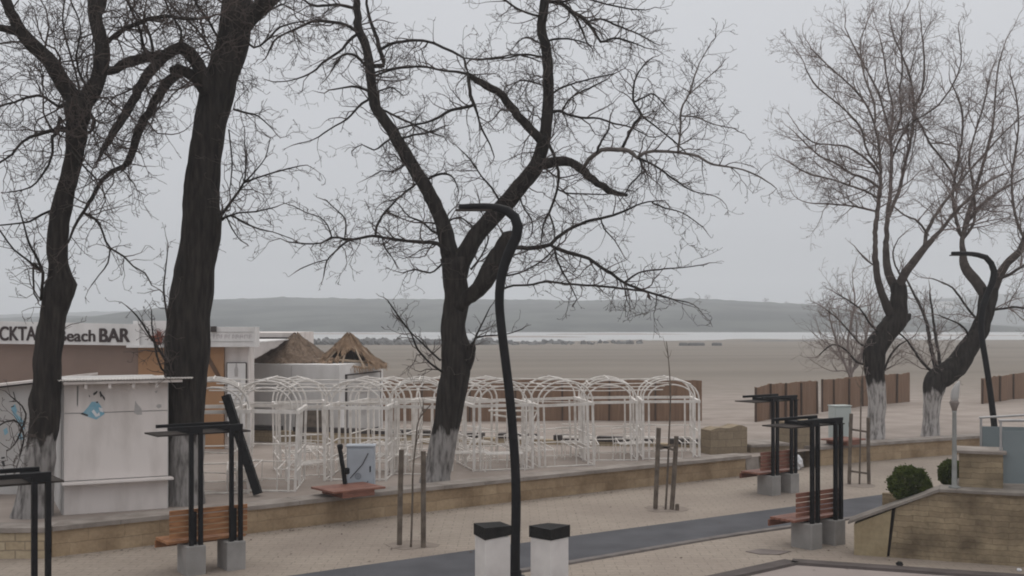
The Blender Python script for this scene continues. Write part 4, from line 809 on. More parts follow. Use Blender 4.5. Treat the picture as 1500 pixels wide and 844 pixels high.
e = Vector((*pl[2], 0)); d_ = (e - c).normalized(); nn = Vector((d_.y, -d_.x, 0)); b = MB(); b.bar(c.lerp(e, .12) + nn * .02 + Vector((0, 0, 1.2)), c.lerp(e, .93) + nn * .02 + Vector((0, 0, 1.2)), .03, 2.1); pf = b.build('framed_poster', M['darkbeam'], th)
b = MB(); b.bar(c.lerp(e, .15) + nn * .04 + Vector((0, 0, 1.2)), c.lerp(e, .90) + nn * .04 + Vector((0, 0, 1.2)), .02, 2.0); b.build('sheet', M['plaster2'], pf)
b = MB(); o1 = c.lerp(e, .52) + nn * .053
pts = [o1 + d_ * (.38 * q[0]) + Vector((0, 0, .95 + .42 * q[1])) for q in ((-.9, .5), (-.75, .0), (-.45, -.42), (0, -.6), (.45, -.42), (.75, 0), (.9, .5))]
b.add(pts + [p + nn * .004 for p in pts], [tuple(range(6, -1, -1)), tuple(range(7, 14))])
for z in (1.55, 1.72): b.bar(o1 + d_ * -.45 + Vector((0, 0, z)), o1 + d_ * .3 + Vector((0, 0, z)), .01, .09)
b.build('print', M['greyspray'], pf)
def cone(name, cx, cy, zp, R, z0, parent, m, hole=None, sag=0, seed=1, squash=1.0):
    b = MB(); r2 = random.Random(seed); na, nr = 56, 9
    def pt(a, t):
        r = R * (t ** .92) * (1 + .06 * noise.noise(Vector((math.cos(a)*2, math.sin(a)*2, t*2 + seed))))
        z = lerp(zp, z0, t) + .10 * math.sin(t * math.pi) * (-1) + .13 * noise.noise(Vector((math.cos(a)*3.5, math.sin(a)*3.5, t*5 + seed))) - (sag * t * max(0, math.cos(a + .3)) if sag else 0)
        return Vector((cx + r * math.cos(a), cy + squash * r * math.sin(a), z))
    for i in range(na):
        for j in range(nr):
            t0, t1 = max(.03, j / nr), (j + 1) / nr; a0, a1 = 2*math.pi*i/na, 2*math.pi*(i+1)/na; am, tm = (a0+a1)/2, (t0+t1)/2
            if hole and hole(am, tm): continue
            q = [pt(a0, t0), pt(a0, t1), pt(a1, t1), pt(a1, t0)]; b.add(q + [v - Vector((0, 0, .09)) for v in q], [(0, 1, 2, 3), (7, 6, 5, 4), (1, 5, 6, 2), (0, 4, 5, 1), (3, 2, 6, 7)])
    for k in range(2600):
        a, t = r2.uniform(0, 2*math.pi), r2.random() ** .6
        if hole and hole(a, t): continue
        p = pt(a, max(.03, t)); q = pt(a + r2.uniform(-.05, .05), t + r2.uniform(.07, .16)); n_ = Vector((math.cos(a), math.sin(a), 1.0)).normalized()
        p += n_ * .012; q += n_ * r2.uniform(.0, .08) - Vector((0, 0, r2.uniform(0, .14))); w = Vector((-math.sin(a), math.cos(a), 0)) * r2.uniform(.008, .02)
        b.add([p - w, q - w * .6, q + w * .6, p + w], [(0, 1, 2, 3)])
    return b.build(name, m, parent, uv=False), pt
lc = P(434, 500, 42.1) - to
cone('thatch_cone', lc.x, lc.y, CAM_H - (487 - HY) / F * 42.1 - .1, 1.60, CAM_H - (529 - HY) / F * 42.1 - .1, th, M['thatch'], seed=3, sag=0)
rc = P(511, 500, 41.8) - to
hole = lambda a, t: (.40 < t < .95) and (-2.25 < (a if a < math.pi else a - 2*math.pi) < -.72) and (abs(noise.noise(Vector((a * 5, t * 5, 2)))) < .34 + .1 * t)
_, pt = cone('thatch_cone', rc.x, rc.y, CAM_H - (487 - HY) / F * 42 - .1, 1.36, CAM_H - (531 - HY) / F * 42 - .1, th, M['straw'], hole, .1, 8)
for k in range(10):
    a = 2 * math.pi * k / 10 + .25; b = MB(); b.tube([pt(a, .04) - Vector((0, 0, .12)), pt(a, .97) - Vector((0, 0, .14))], .035, 6); b.build('rafter', M['pole'], th)
b = MB(); ring = [pt(2*math.pi*k/24, .86) - Vector((0, 0, .17)) for k in range(25)]; b.tube(ring, .04, 6, cap=False); b.build('ring_pole', M['pole'], th)
b = MB(); b.tube([P(455, 526.5, 41.2) - to, P(500, 528, 40.9) - to, P(553, 532, 41.6) - to], .05, 7); b.build('eave_pole', M['pole'], th)

# ------------------------------------------------------------------ reed screens
def reed_fence(name, label, pts, ptop, group, seed, gaps=(), lean=.05):
    r2 = random.Random(seed); o = thing(name, label, 'reed fence', (pts[0].x, pts[0].y, 0), group=group); o0 = Vector((pts[0].x, pts[0].y, 0))
    for i in range(len(pts) - 1):
        a, c = pts[i] - o0, pts[i+1] - o0; d = (c - a).normalized(); nn = Vector((-d.y, d.x, 0))
        pb = MB(); pb.bar(a + Vector((0, 0, -.4)) - nn * .06, a + Vector((r2.uniform(-.03, .03), 0, ptop[i] - a.z + r2.uniform(-.06, .02))) - nn * .06, .075); pb.build('post', M['post'], o)
        if i in gaps: continue
        b = MB(); n = max(4, int((c - a).length / .16)); off = r2.uniform(-lean, lean)
        for k in range(n + 1):
            t = k / n; p = a.lerp(c, t); e = min(t, 1 - t) * 2; g = nn * (.03 * math.sin(t * math.pi * 2 + seed) - .03 + off * e)
            zt_ = lerp(ptop[i], ptop[i+1], t) + .05 * noise.noise(Vector((p.x * 3, p.y * 3, seed))) + r2.uniform(-.015, .015)
            zb = p.z - .12
            b.v += [tuple(Vector((p.x, p.y, zb)) + g - nn*.012), tuple(Vector((p.x, p.y, zt_)) + g - nn*.012), tuple(Vector((p.x, p.y, zt_)) + g + nn*.012), tuple(Vector((p.x, p.y, zb)) + g + nn*.012)]
        for k in range(n):
            for j in range(4): b.f.append((4*k+j, 4*k+4+j, 4*k+4+(j+1) % 4, 4*k+(j+1) % 4))
        b.f += [(3, 2, 1, 0), (4*n, 4*n+1, 4*n+2, 4*n+3)]
        b.build('reed_panel', M['reed'], o, uv=False)
    return o
def on_terr(px, Y):
    x = (px - 750) / F * Y; return Vector((x, Y, terr(x, Y)))
fp = [on_terr(px, lerp(47.5, 46.2, i / 7)) for i, px in enumerate((548, 618, 688, 756, 824, 892, 960, 1028))]
reed_fence('reed_fence', 'long brown reed screen standing behind the white arched frames', fp, [CAM_H - (q - HY) / F * p.y for q, p in zip((553, 554, 555, 556, 557, 557, 557, 557), fp)], 'brown reed screens on the beach', 4)
rx = (1105, 1127, 1149, 1172, 1195.5, 1202.5, 1220, 1242, 1262, 1287, 1312, 1332); ry = (567, 562, 561, 559, 557, 556, 555, 553, 551, 549, 548, 546)
fp = [on_terr(px, lerp(45, 58, i / 11)) for i, px in enumerate(rx)]
reed_fence('reed_fence', 'brown reed screen with one open gap beside the second bench frame', fp, [CAM_H - (q - HY) / F * p.y for q, p in zip(ry, fp)], 'brown reed screens on the beach', 9, gaps=(4,))
rx = (1437, 1463, 1483, 1503, 1524, 1548); fp = [on_terr(px, lerp(56, 64, i / 5)) for i, px in enumerate(rx)]
reed_fence('reed_fence', 'brown reed screen at the right edge beyond the second curved lamp post', fp, [CAM_H - (q - HY) / F * p.y for q, p in zip((554, 551, 548, 545, 542, 539), fp)], 'brown reed screens on the beach', 15)

# low terrace edge with a dark beam on top
q0, q1 = Vector(((345 - 750) / F * 39.4, 39.4, 0)), Vector(((1046 - 750) / F * 34.4, 34.4, 0))
le = thing('low_wall', 'low stone terrace edge topped by a dark beam behind the white frames', 'wall', q0); b = MB(); b.bar(Vector((0, 0, .22)), q1 - q0 + Vector((0, 0, .22)), .3, .6); b.build('stone_face', M['palestone'], le)
b = MB(); dd = (q1 - q0); n = 9; gaps_ = random.Random(2)
for k in range(n):
    t0 = k / n + (.004 if gaps_.random() < .6 else .03); t1 = (k + 1) / n - .004; b.bar(dd * t0 + Vector((0, -.02, .60)), dd * t1 + Vector((0, -.02, .60)), .34, .15)
b.build('beam', M['darkbeam'], le)
# stone piers and steps in the gap of the terrace wall
wd = Vector((.79, .61, 0)); wn = Vector((-.61, .79, 0))
def pier(label, p, ang, w, d, h, m='pierstone', seed=1):
    o = thing('stone_pier', label, 'stone pier', p, ang, group='stone piers at the opening in the terrace wall'); b = MB(); r2 = random.Random(seed); n = 8
    for j in range(2):
        pass
    prof = [(0, -.1)] + [(w * i / n, h + r2.uniform(-.05, .04) - (.06 if i in (0, n) else 0)) for i in range(n + 1)] + [(w, -.1)]
    b.prism([(x, z) for x, z in prof][::-1], 0, d); b.build('stone_block', M[m], o); return o
pier('squat weathered stone pier ending the long terrace wall', G(1041, 690), math.atan2(.35, .94), 1.18, .55, 1.22, seed=4)
pier('stone pier right of the opening, behind the steel bench frames', G(1160, 682), math.atan2(.45, .89), .82, .6, 1.28, seed=6)
st = thing('step_block', 'flat concrete landing with dark edge between the two stone piers', 'steps', G(1103, 688)); b = MB(); m_ = Matrix.Rotation(.4, 4, 'Z'); b.box(0, 1.25, .1, 1.2, -.1, .62, m_); b.build('riser', M['pierstone'], st)
b = MB(); b.bbox(-.03, 1.28, .02, 1.25, .621, .70, .01, m_); b.build('slab', M['coping'], st)
bd = thing('board', 'pale plain board leaning low against the end of the terrace wall', 'board', G(1094, 697)); b = MB(); b.box(0, .42, 0, .03, .0, .50, Matrix.Rotation(.4, 4, 'Z') @ Matrix.Rotation(-.12, 4, 'X')); b.build('sheet', M['coping'], bd)
bg_ = thing('plastic_bag', 'crumpled white plastic bag on the paving by the right stone pier', 'bag', G(1168, 688)); b = MB()
for i in range(9):
    for j in range(12):
        th_ = math.pi * i / 8; ph = 2 * math.pi * j / 12; r = .20 * (1 + .5 * noise.noise(Vector((math.sin(th_)*math.cos(ph)*2.5, math.sin(th_)*math.sin(ph)*2.5, math.cos(th_)*2.5))))
        b.v.append((r*math.sin(th_)*math.cos(ph)*.8, r*math.sin(th_)*math.sin(ph), .19 + r*math.cos(th_)*1.15))
for i in range(8):
    for j in range(12): b.f.append((12*i+j, 12*i+12+j, 12*i+12+(j+1) % 12, 12*i+(j+1) % 12))
b.build('crumpled_film', M['plastic'], bg_)

# ------------------------------------------------------------------ white arched frames
def make_frame():
    o = thing('arched_frame', 'x', 'arched frame', group='white tubular arched frames on the sand terrace'); w, d, ez, rz_ = .70, .95, 1.66, 2.28
    for x in (-w, w):
        s_ = -1 if x > 0 else 1
        for y in (-d, 0, d):
            b = MB(); b.box(x - .027, x + .027, y - .025, y + .025, -.25, ez - .05); b.build('leg', M['white'], o)
            if y != 0:
                b = MB(); b.box(x + s_ * .15 - .020, x + s_ * .15 + .020, y - .022, y + .022, -.25, ez - .05); b.build('leg', M['white'], o)
        b = MB(); b.box(x - .035, x + .035, -d - .04, d + .04, ez - .049, ez + .035); b.build('eave_beam', M['white'], o)
        b = MB(); b.tube([(x, -d + .03, .42), (x, d - .03, .42)], .019, 6); b.tube([(x, -d + .03, .80), (x, d - .03, .80)], .019, 6); b.build('side_rail', M['white'], o)
        b = MB(); xi = x + s_ * .38
        for f in (0, .5, 1): b.tube([(lerp(x, xi, f) + s_ * .04, -d + .1, .46), (lerp(x, xi, f) + s_ * .04, d - .1, .46)], .016, 5)
        for y in (-d + .12, d - .12): b.tube([(xi + s_ * .04, y, -.1), (xi + s_ * .04, y, .46), (x, y, .46)], .016, 5)
        b.build('bench_frame', M['white'], o)
    for y in (-d, -.1, d):
        pts = [(w * math.cos(math.pi * i / 18) * -1, y, ez + .05 + (rz_ - ez - .05) * math.sin(math.pi * i / 18) ** .9) for i in range(19)]
        b = MB(); b.tube(pts, .023, 7); b.build('arch', M['white'], o)
    pts = [((w - .13) * math.cos(math.pi * i / 18) * -1, -d + .02, ez + .05 + (rz_ - ez - .19) * math.sin(math.pi * i / 18) ** .9) for i in range(19)]
    b = MB(); b.tube(pts, .020, 6); b.build('arch', M['white'], o)
    for f in (.25, .5, .75):
        a = math.pi * f; x = -w * math.cos(a); z = ez + .05 + (rz_ - ez - .05) * math.sin(a) ** .9
        b = MB(); b.tube([(x, -d - .05, z + .03), (x, d + .05, z + .03)], .015, 6); b.build('purlin', M['white'], o)
    for y in (-d, d):
        b = MB(); b.box(-w + .036, w - .036, y - .02, y + .02, ez - .045, ez + .03); b.build('cross_beam', M['white'], o)
    b = MB(); b.tube([(-w + .03, d, .42), (w - .03, d, .42)], .017, 6); b.tube([(-w + .03, d, .80), (w - .03, d, .80)], .017, 6); b.build('back_rail', M['white'], o)
    b = MB(); b.tube([(-w, -d, .03), (w, -d, .03), (w, d, .03), (-w, d, .03), (-w, -d, .03)], .018, 5); b.build('floor_rail', M['white'], o)
    return o
fr = [(313, 26.0, .22, 'half hidden behind the thick tree, leftmost white arched frame'), (394, 26.4, .25, 'white arched frame standing in front of the dark leaning board'),
      (530, 28.2, .18, 'white arched frame directly behind the grey cabinet'), (612, 29.3, .14, 'white arched frame partly behind the middle tree trunk'),
      (724, 30.0, .12, 'white arched frame behind the tall curved lamp post'), (818, 30.9, .08, 'white arched frame next to the leaning white tube frame, right side'),
      (890, 31.9, .05, 'white arched frame second from the right end of the row'), (444, 29.2, .45, 'white arched frame behind the one before the dark board, seen through its arches'), (566, 31.8, -.12, 'white arched frame deeper on the sand between the grey cabinet and the middle tree'),
      (668, 32.6, .35, 'white arched frame deeper on the sand just right of the middle tree trunk'),
      (978, 32.3, .02, 'white arched frame at the right end of the row, behind the staked sapling')]
proto = None
for i, (px, Y, rz, lab) in enumerate(fr):
    if proto is None: o = proto = make_frame(); o['label'] = lab
    else: o = copy_tree(proto, lab)
    x = (px - 750) / F * Y; z = terr(x, Y); top = CAM_H - ((554 if px < 850 else 553) - HY) / F * (Y)
    o.location = (x, Y, z); o.rotation_euler = (rnd.uniform(-.02, .02), rnd.uniform(-.03, .03), rz + rnd.uniform(-.22, .22)); o.scale = (rnd.uniform(.9, 1.1), rnd.uniform(.85, 1.1), (top - z) / 2.30 * (1 if Y < 33 or px == 978 else .97))
rl = thing('overhead_rail', 'thin white overhead tubes linking the tops of the arched frames', 'rail', (0, 29, 0)); dep = [26.2, 26.6, 28.3, 29.3, 30.1, 30.9, 31.8, 32.3]
for dz_, k in ((555.5, .0), (562, .4), (567, -.45), (589, .8), (572, -.7)):
    b = MB(); pts = []
    for (px, Y, rz, _) in fr[:7] + fr[-1:]: pts.append(P(px + 10 * k, dz_ + 1.2 * math.sin(px * .05), Y + k) - Vector((0, 29, 0)))
    b.tube(pts, .013, 6); b.build('tube', M['white'], rl)
# low white bench and table frames left standing between them
def make_low():
    o = thing('low_bench_frame', 'x', 'bench frame', group='low white metal bench frames among the arched frames')
    for y in (0, .42):
        b = MB(); b.tube([(-.5, y, 0), (-.46, y + .02, .42), (.46, y + .02, .42), (.5, y, 0)], .015, 6); b.build('leg_frame', M['white'], o)
    b = MB()
    for k in range(4): b.tube([(-.48, .04 + k * .115, .44), (.48, .04 + k * .115, .44)], .012, 5)
    b.build('seat', M['white'], o)
    b = MB(); b.tube([(-.46, .44, .43), (-.46, .52, .82), (.46, .52, .82), (.46, .44, .43)], .014, 6); b.tube([(-.46, .48, .64), (.46, .48, .64)], .012, 6); b.build('backrest', M['white'], o)
    return o
low = [(690, 29.2, .4, 'low white bench frame just right of the middle tree trunk'), (668, 31.4, 2.6, 'low white bench frame behind the leaning white tube'), (740, 28.9, .2, 'low white bench frame right behind the lamp post stem'),
       (775, 30.0, 1.2, 'low white bench frame turned sideways under the leaning tube frame'), (770, 33.4, 3.3, 'low white bench frame at the back under the dark beam, near the lamp post'), (850, 31.6, .5, 'low white bench frame between the two middle right arched frames'), (850, 33.4, 3.0, 'white bench frame at the back seen between the right arched frames'),
       (933, 31.4, .7, 'low white bench frame left of the last arched frame'), (940, 33.4, 2.9, 'white bench frame at the back next to the last arched frame'),
       (462, 27.2, .9, 'low white bench frame between the dark board and the black bent post'), (470, 31.5, 2.8, 'white bench frame at the back left of the grey cabinet'), (575, 28.6, .3, 'low white bench frame just right of the grey cabinet'), (580, 32, 2.7, 'white bench frame at the back right of the grey cabinet'), (430, 30, .2, 'white bench frame standing in front of the dark leaning board')]
lp = None
for px, Y, rz, lab in low:
    if lp is None: o = lp = make_low(); o['label'] = lab
    else: o = copy_tree(lp, lab)
    x = (px - 750) / F * Y; o.location = (x, Y, terr(x, Y)); o.rotation_euler = (0, 0, rz)
def tube_thing(name, label, cat, pxs, Y, r, mt='white', part='tube', n=7):
    o0 = P(*pxs[0][0][:2], Y); o = thing(name, label, cat, o0)
    for line in pxs:
        b = MB(); b.tube([P(q[0], q[1], Y + (q[2] if len(q) > 2 else 0)) - o0 for q in line], r, n); b.build(part, M[mt], o)
    return o
tube_thing('leaning_rack', 'white tube rack leaning like a letter Z near the lamp post', 'rack', [[(716, 601.5, .5), (787, 602, 0), (766, 648, -.4)], [(789, 614, .2), (771, 652, -.2)], [(723, 608, .4), (745, 611, .3), (770, 611, .2)]], 31.2, .03)
tube_thing('leaning_tube', 'white tube leaning at a slant just right of the middle tree trunk', 'tube', [[(680, 668, -.3), (702, 624, .3)]], 30.4, .033)
tube_thing('leaning_tube', 'short pair of white tubes lying tilted on the sand behind the middle tree', 'tube', [[(681, 680, -.2), (690, 664, .2)], [(693, 655, .1), (700, 643, .4)]], 30.0, .025)
tube_thing('low_rail', 'low white ladder like rail on the sand left of the dark leaning pole', 'rail', [[(292, 662), (346, 665)], [(292, 692), (346, 694)], [(292, 719), (346, 722)], [(346, 640), (346, 723)]], 25.6, .014)
db = thing('dark_board', 'dark grey brown board standing upright against the white hut', 'board', P(434, 650, 38.4)); o0 = P(434, 650, 38.4); b = MB(); w_ = 46 / F * 38.4; b.box(0, w_, 0, .05, 0, 1.1, Matrix.Rotation(-.08, 4, 'X')); b.build('sheet', M['brownwall'] if False else M['stake'], db)
b = MB(); b.box(-.04, 0, -.01, .06, 0, 1.12, Matrix.Rotation(-.08, 4, 'X')); b.build('edge_strip', M['post'], db); b = MB(); b.box(w_, w_ + .04, -.01, .06, 0, 1.12, Matrix.Rotation(-.08, 4, 'X')); b.build('edge_strip', M['post'], db)

# ------------------------------------------------------------------ on the terrace wall
wa = math.atan2(.61, .79)
def wall_seat(label, p, w, d):
    o = thing('wall_seat', label, 'wall seat', p, wa, group='brown slatted seats laid on the terrace walls')
    b = MB()
    for k in range(7): y = -d/2 + k * d / 7; b.bbox(-w/2, w/2, y, y + d/7 - .008, .05, .09, .004)
    b.build('seat', M['redwood'], o)
    b = MB(); b.box(-w/2 + .25, w/2 - .25, -d/2 + .03, d/2 - .03, -.07, .049); b.build('base', M['redwood'], o); return o
c = P(510, 714, 24.35); wall_seat('square brown wooden seat on the wall in front of the grey cabinet', (c.x, c.y, COP + .08), 1.25, .95)
c = P(1235, 652, 34.2); wall_seat('brown wooden seat on the right terrace wall below the pale green cabinet', (c.x, c.y, COP + .09), 1.1, .8)
def cab(name, label, p, rz, w, d, h, m):
    o = thing(name, label, 'cabinet', p, rz); b = MB(); b.bbox(-w/2, w/2, 0, d, 0, h, .012); b.build('body', M[m], o)
    b = MB(); b.bbox(-w/2 + .03, w/2 - .03, -.018, -.001, .06, h - .05, .005); dr = b.build('door', M[m], o)
    b = MB(); b.bbox(-w/2 - .02, w/2 + .02, -.03, d + .02, h + .001, h + .03, .006); b.build('cap', M[m], o)
    b = MB(); b.box(w/2 - .10, w/2 - .075, -.032, -.019, h * .45, h * .58); b.build('handle', M['black'], dr); return o, dr
c = P(528, 700, 25.25); o, dr = cab('electrical_cabinet', 'blue grey metal cabinet with a round emblem behind the brown wall seat', (c.x, c.y, .46), .04, .60, .36, 1.0, 'cabinet')
b = MB()
for k in range(20):
    a0, a1 = 2*math.pi*k/20, 2*math.pi*(k+1)/20; r0, r1 = .035, .075
    b.add([(-.05 + r*math.cos(a), -.0215, .36 + r*math.sin(a)) for a, r in ((a0, r0), (a0, r1), (a1, r1), (a1, r0))], [(0, 1, 2, 3)])
b.add([(-.05 + .03*math.cos(2*math.pi*k/12), -.0215, .36 + .03*math.sin(2*math.pi*k/12)) for k in range(12)], [tuple(range(12))])
b.build('emblem', mat('emblem_grey', (.26, .28, .31), .7), dr)
b = MB(); b.tube([(-.22, -.035, .32), (.05, -.03, .62), (.17, -.035, .86)], .009, 5); b.tube([(.02, -.035, .12), (.17, -.03, .25)], .009, 5); b.build('cable', M['darkbeam'], o)
c = P(1235, 645, 35.6); cab('electrical_cabinet', 'pale green cabinet behind the right wall seat near the whitewashed tree', (c.x, c.y, .42), .25, .56, .4, 1.15, 'green')
o0 = P(505, 704, 24.75); o = thing('bent_post', 'short black bent post beside the grey cabinet', 'post', o0)
b = MB(); b.tube([P(506, 712, 24.75) - o0, P(503, 690, 24.75) - o0, P(499, 664, 24.7) - o0, P(496.5, 652, 24.65) - o0], [.05, .05, .048, .046], 10); b.build('pipe', M['black'], o)
b = MB(); b.lathe([(.03, -.06), (.055, -.04), (.06, .03), (.04, .06)], 10, P(498.5, 655, 24.65) - o0); b.lathe([(.03, -.07), (.055, -.05), (.055, .05), (.03, .07)], 10, P(508.5, 690, 24.7) - o0); b.build('lamp_head', M['black'], o)
o0 = P(378, 724, 24.8); o = thing('leaning_pole', 'thick black square pole leaning left behind the left bench frame', 'pole', o0); b = MB(); b.bar(P(378, 724, 24.8) - o0, P(331, 579, 25.0) - o0, .17, .17, (0, 1, 0)); b.build('beam', M['black'], o)

# ------------------------------------------------------------------ benches with steel shelters
def make_bench(wood):
    """long side along x; the back (camera side) is -y, the seat faces +y"""
    o = thing('shelter_bench', 'x', 'bench', group='benches with black steel shade frames along the path')
    for u in (-.34, .34):
        b = MB(); b.bbox(u - .17, u + .15, -.24, .24, 0, .47, .012); b.build('concrete_block', M['concrete'], o)
        for du in (-.078, .078):
            b = MB(); b.box(u + du - .032, u + du + .032, -.215, -.15, .471, 2.27); b.build('post', M['black'], o)
        b = MB(); b.box(u - .11, u + .11, -.205, .44, 2.271, 2.331); b.build('cross_bar', M['black'], o)
        b = MB(); b.box(u - .03, u + .03, -.13, .46, .472, .50); b.box(u - .03, u + .03, -.135, -.09, .501, 1.0); b.build('bracket', M['black'], o)
    b = MB(); b.box(-.80, .45, -.215, -.15, 2.332, 2.385); b.box(-.80, .45, .38, .44, 2.332, 2.385); b.build('long_beam', M['black'], o)
    b = MB(); b.box(-.95, .62, -.12, .55, 2.238, 2.262); b.build('shade_panel', M['panel'], o)
    b = MB()
    for k in range(5): y = -.06 + k * .118; b.bbox(-.78, .56, y, y + .10, .505, .55, .006)
    b.bbox(-.78, .56, .525, .56, .37, .49, .006); b.build('seat', wood, o)
    b = MB()
    for k in range(5): b.bbox(-.74, .58, -.088, -.060, .60 + k * .092, .60 + k * .092 + .075, .005)
    b.build('backrest', wood, o)
    return o
bA = make_bench(M['wood']); bA['label'] = 'orange brown slatted bench under a black steel frame at lower left'; bA.location = (-5.05, 19.55, 0); bA.rotation_euler = (0, 0, math.radians(35)); bA.scale = (1.02, 1, 1.03)
bC = make_bench(M['redwood']); bC['label'] = 'red brown bench with black frame on the near side of the path'; bC.location = (5.74, 21.72, 0); bC.rotation_euler = (0, 0, math.radians(37))
bB = copy_tree(bC, 'red brown bench with black frame against the gap in the terrace wall'); bB.location = (6.50, 28.3, 0)
bD = copy_tree(bA, 'black bench shade frame cut by the left picture edge, nearest of all'); bD.location = (-6.02, 13.85, 0); bD.scale = (1, 1, 1)

# ------------------------------------------------------------------ pillars and lamp posts
def pillar(label, p, rz, tilt, seed):
    o = thing('white_pillar', label, 'pillar', p, rz, group='white square pillars with black stone caps'); b = MB(); b.bbox(-.2, .2, -.2, .2, 0, 1.06, .012); b.build('shaft', M['pillar'], o)
    r2 = random.Random(seed); b = MB()
    z0 = [1.055 + tilt[0], 1.055 + tilt[1], 1.055 + tilt[2], 1.055 + tilt[3]]
    q = [(-.212, -.212), (.212, -.212), (.212, .212), (-.212, .212)]
    lo = [(x, y, z) for (x, y), z in zip(q, z0)]; hi = [(x, y, 1.215 + r2.uniform(-.012, .012)) for x, y in q]
    b.add(lo + hi, [(3, 2, 1, 0), (4, 5, 6, 7)] + [(i, (i+1) % 4, 4+(i+1) % 4, 4+i) for i in range(4)]); b.build('cap', M['slate'], o); return o
Yp = 17.0
pillar('white square pillar with black cap, left of the curved lamp post', ((721.5 - 750) / F * Yp, Yp, 0), math.radians(24), (-.02, .03, .02, 0), 3)
pillar('white square pillar with chipped black cap, right of the curved lamp post', ((805 - 750) / F * (Yp - .1), Yp - .1, 0), math.radians(47), (0, 0, 0, 0), 8)
def lamp(label, Yl, line, bx_, by_, s=1.0):
    o0 = P(bx_, by_, Yl); o0.z = 0; o = thing('street_lamp', label, 'street lamp', o0, group='curved black street lamps')
    q = [(*(P(px, py, Yl) - o0), w * .5 / F * Yl) for px, py, w in line]; q = smooth_path(q, .12)
    b = MB(); b.tube([p[:3] for p in q], [p[3] for p in q], 14); b.build('post', M['black'], o, smooth=True)
    a = Vector(q[-1][:3]); b = MB(); b.bbox(a.x - .05, a.x + .55, -.06, .06, a.z - .065, a.z - .035, .01); b.build('lamp_head', M['panel'], o)
    b = MB(); b.lathe([(.17, 0), (.17, .02), (.11, .03), (.10, .12)], 18); b.build('base_plate', M['black'], o); return o
lamp('tall black lamp post with an S curve between the two white pillars', 19.0, [(754.5, 846, 14), (755, 800, 14), (756, 740, 14), (755, 690, 13.5), (751, 630, 13.5), (746, 575, 13.5), (740, 525, 13.5), (734.5, 480, 13.5), (731.5, 445, 13.5), (733, 415, 14), (739, 388, 14.5), (748, 365, 15.5), (756, 348, 16), (758.5, 332, 16), (754, 318, 15), (743, 309, 14), (728, 304.5, 12), (710, 302.5, 10), (692, 302.5, 9), (672, 303.5, 8)], 754.5, 846)
lamp('smaller black curved lamp post at right, in front of the leaning tree', 32.0, [(1462, 693, 9), (1459, 650, 9), (1455, 610, 9), (1450, 570, 8.5), (1444, 530, 8.5), (1439, 500, 8.5), (1437, 475, 8.5), (1440, 450, 9), (1447, 430, 9), (1454, 412, 9.5), (1456, 397, 9.5), (1452, 386, 9), (1444, 377, 8.5), (1432, 373.5, 7.5), (1415, 371.5, 6.5), (1394, 371.5, 5.5)], 1462, 693)

# ------------------------------------------------------------------ staked saplings
def staked(label, stakes, sap, Y, ties=(), seed=1, stub=None):
    o0 = P(*sap[0][:2], Y); o0.z = 0; o = thing('staked_sapling', label, 'sapling', o0, group='young saplings tied between wooden stakes'); r2 = random.Random(seed)
    for (xa, ya), (xb, yb), w in stakes:
        b = MB(); a = P(xa, ya, Y) - o0; c = P(xb, yb, Y) - o0; b.tube([a, a.lerp(c, .5) + Vector((r2.uniform(-.01, .01), 0, 0)), c], w * .5 / F * Y, 7); b.build('stake', M['stake'], o)
    for (xa, ya), (xb, yb) in ties:
        b = MB(); b.bar(P(xa, ya, Y - .03) - o0, P(xb, yb, Y - .03) - o0, .05, .03, (0, 1, 0)); b.build('tie_bar', M['stake'], o)
    q = smooth_path([(*(P(px, py, Y) - o0), w * .34 / F * Y) for px, py, w in sap], .08)
    b = MB(); b.tube([p[:3] for p in q], [max(.004, p[3]) for p in q], 6)
    for k in range(7):
        p = Vector(q[int(len(q) * r2.uniform(.55, .98))][:3]); d = Vector((r2.uniform(-1, 1), r2.uniform(-1, 1), r2.uniform(.6, 1.6))).normalized(); L_ = r2.uniform(.15, .45)
        b.tube([p, p + d * L_ * .5, p + d * L_ + Vector((0, 0, .05))], [.007, .005, .003], 4)
    b.build('stem', M['stake'], o, smooth=True)
    return o
staked('sapling with two stakes in front of the middle tree, nearest the camera', [((585, 798), (588, 659), 8), ((620, 802), (620, 661), 8)], [(602, 801, 5), (604, 740, 4.5), (605, 690, 4), (609, 650, 4), (612, 620, 3), (620, 605, 3), (632, 592, 2)], 21.5, seed=3)
staked('sapling tied to two stakes by the right end of the arched frames', [((960, 745), (965, 627), 7), ((984, 748), (991, 639), 7)], [(975, 748, 5), (978, 690, 4.5), (980, 640, 4), (982, 590, 3), (981, 550, 2.5), (978, 515, 2), (976, 500, 1.5)], 25.8, [((963, 652), (990, 660)), ((964, 658), (989, 652))], 5)
staked('sapling in a ladder of stakes with cross bars by the right terrace wall', [((1244, 709), (1247, 606), 5.5), ((1273, 710), (1272, 612), 5.5)], [(1259, 710, 4), (1260, 660, 3.5), (1261, 600, 3), (1262, 560, 2), (1266, 530, 1.5)], 29.8, [((1246, 629), (1272, 633)), ((1244, 690), (1273, 694))], 7)
c = G(992, 748); o = thing('stump_peg', 'short wooden peg beside the staked sapling by the arched frames', 'peg', c); b = MB(); b.lathe([(.045, -.05), (.045, .13), (.03, .15)], 8); b.build('peg', M['stake'], o)

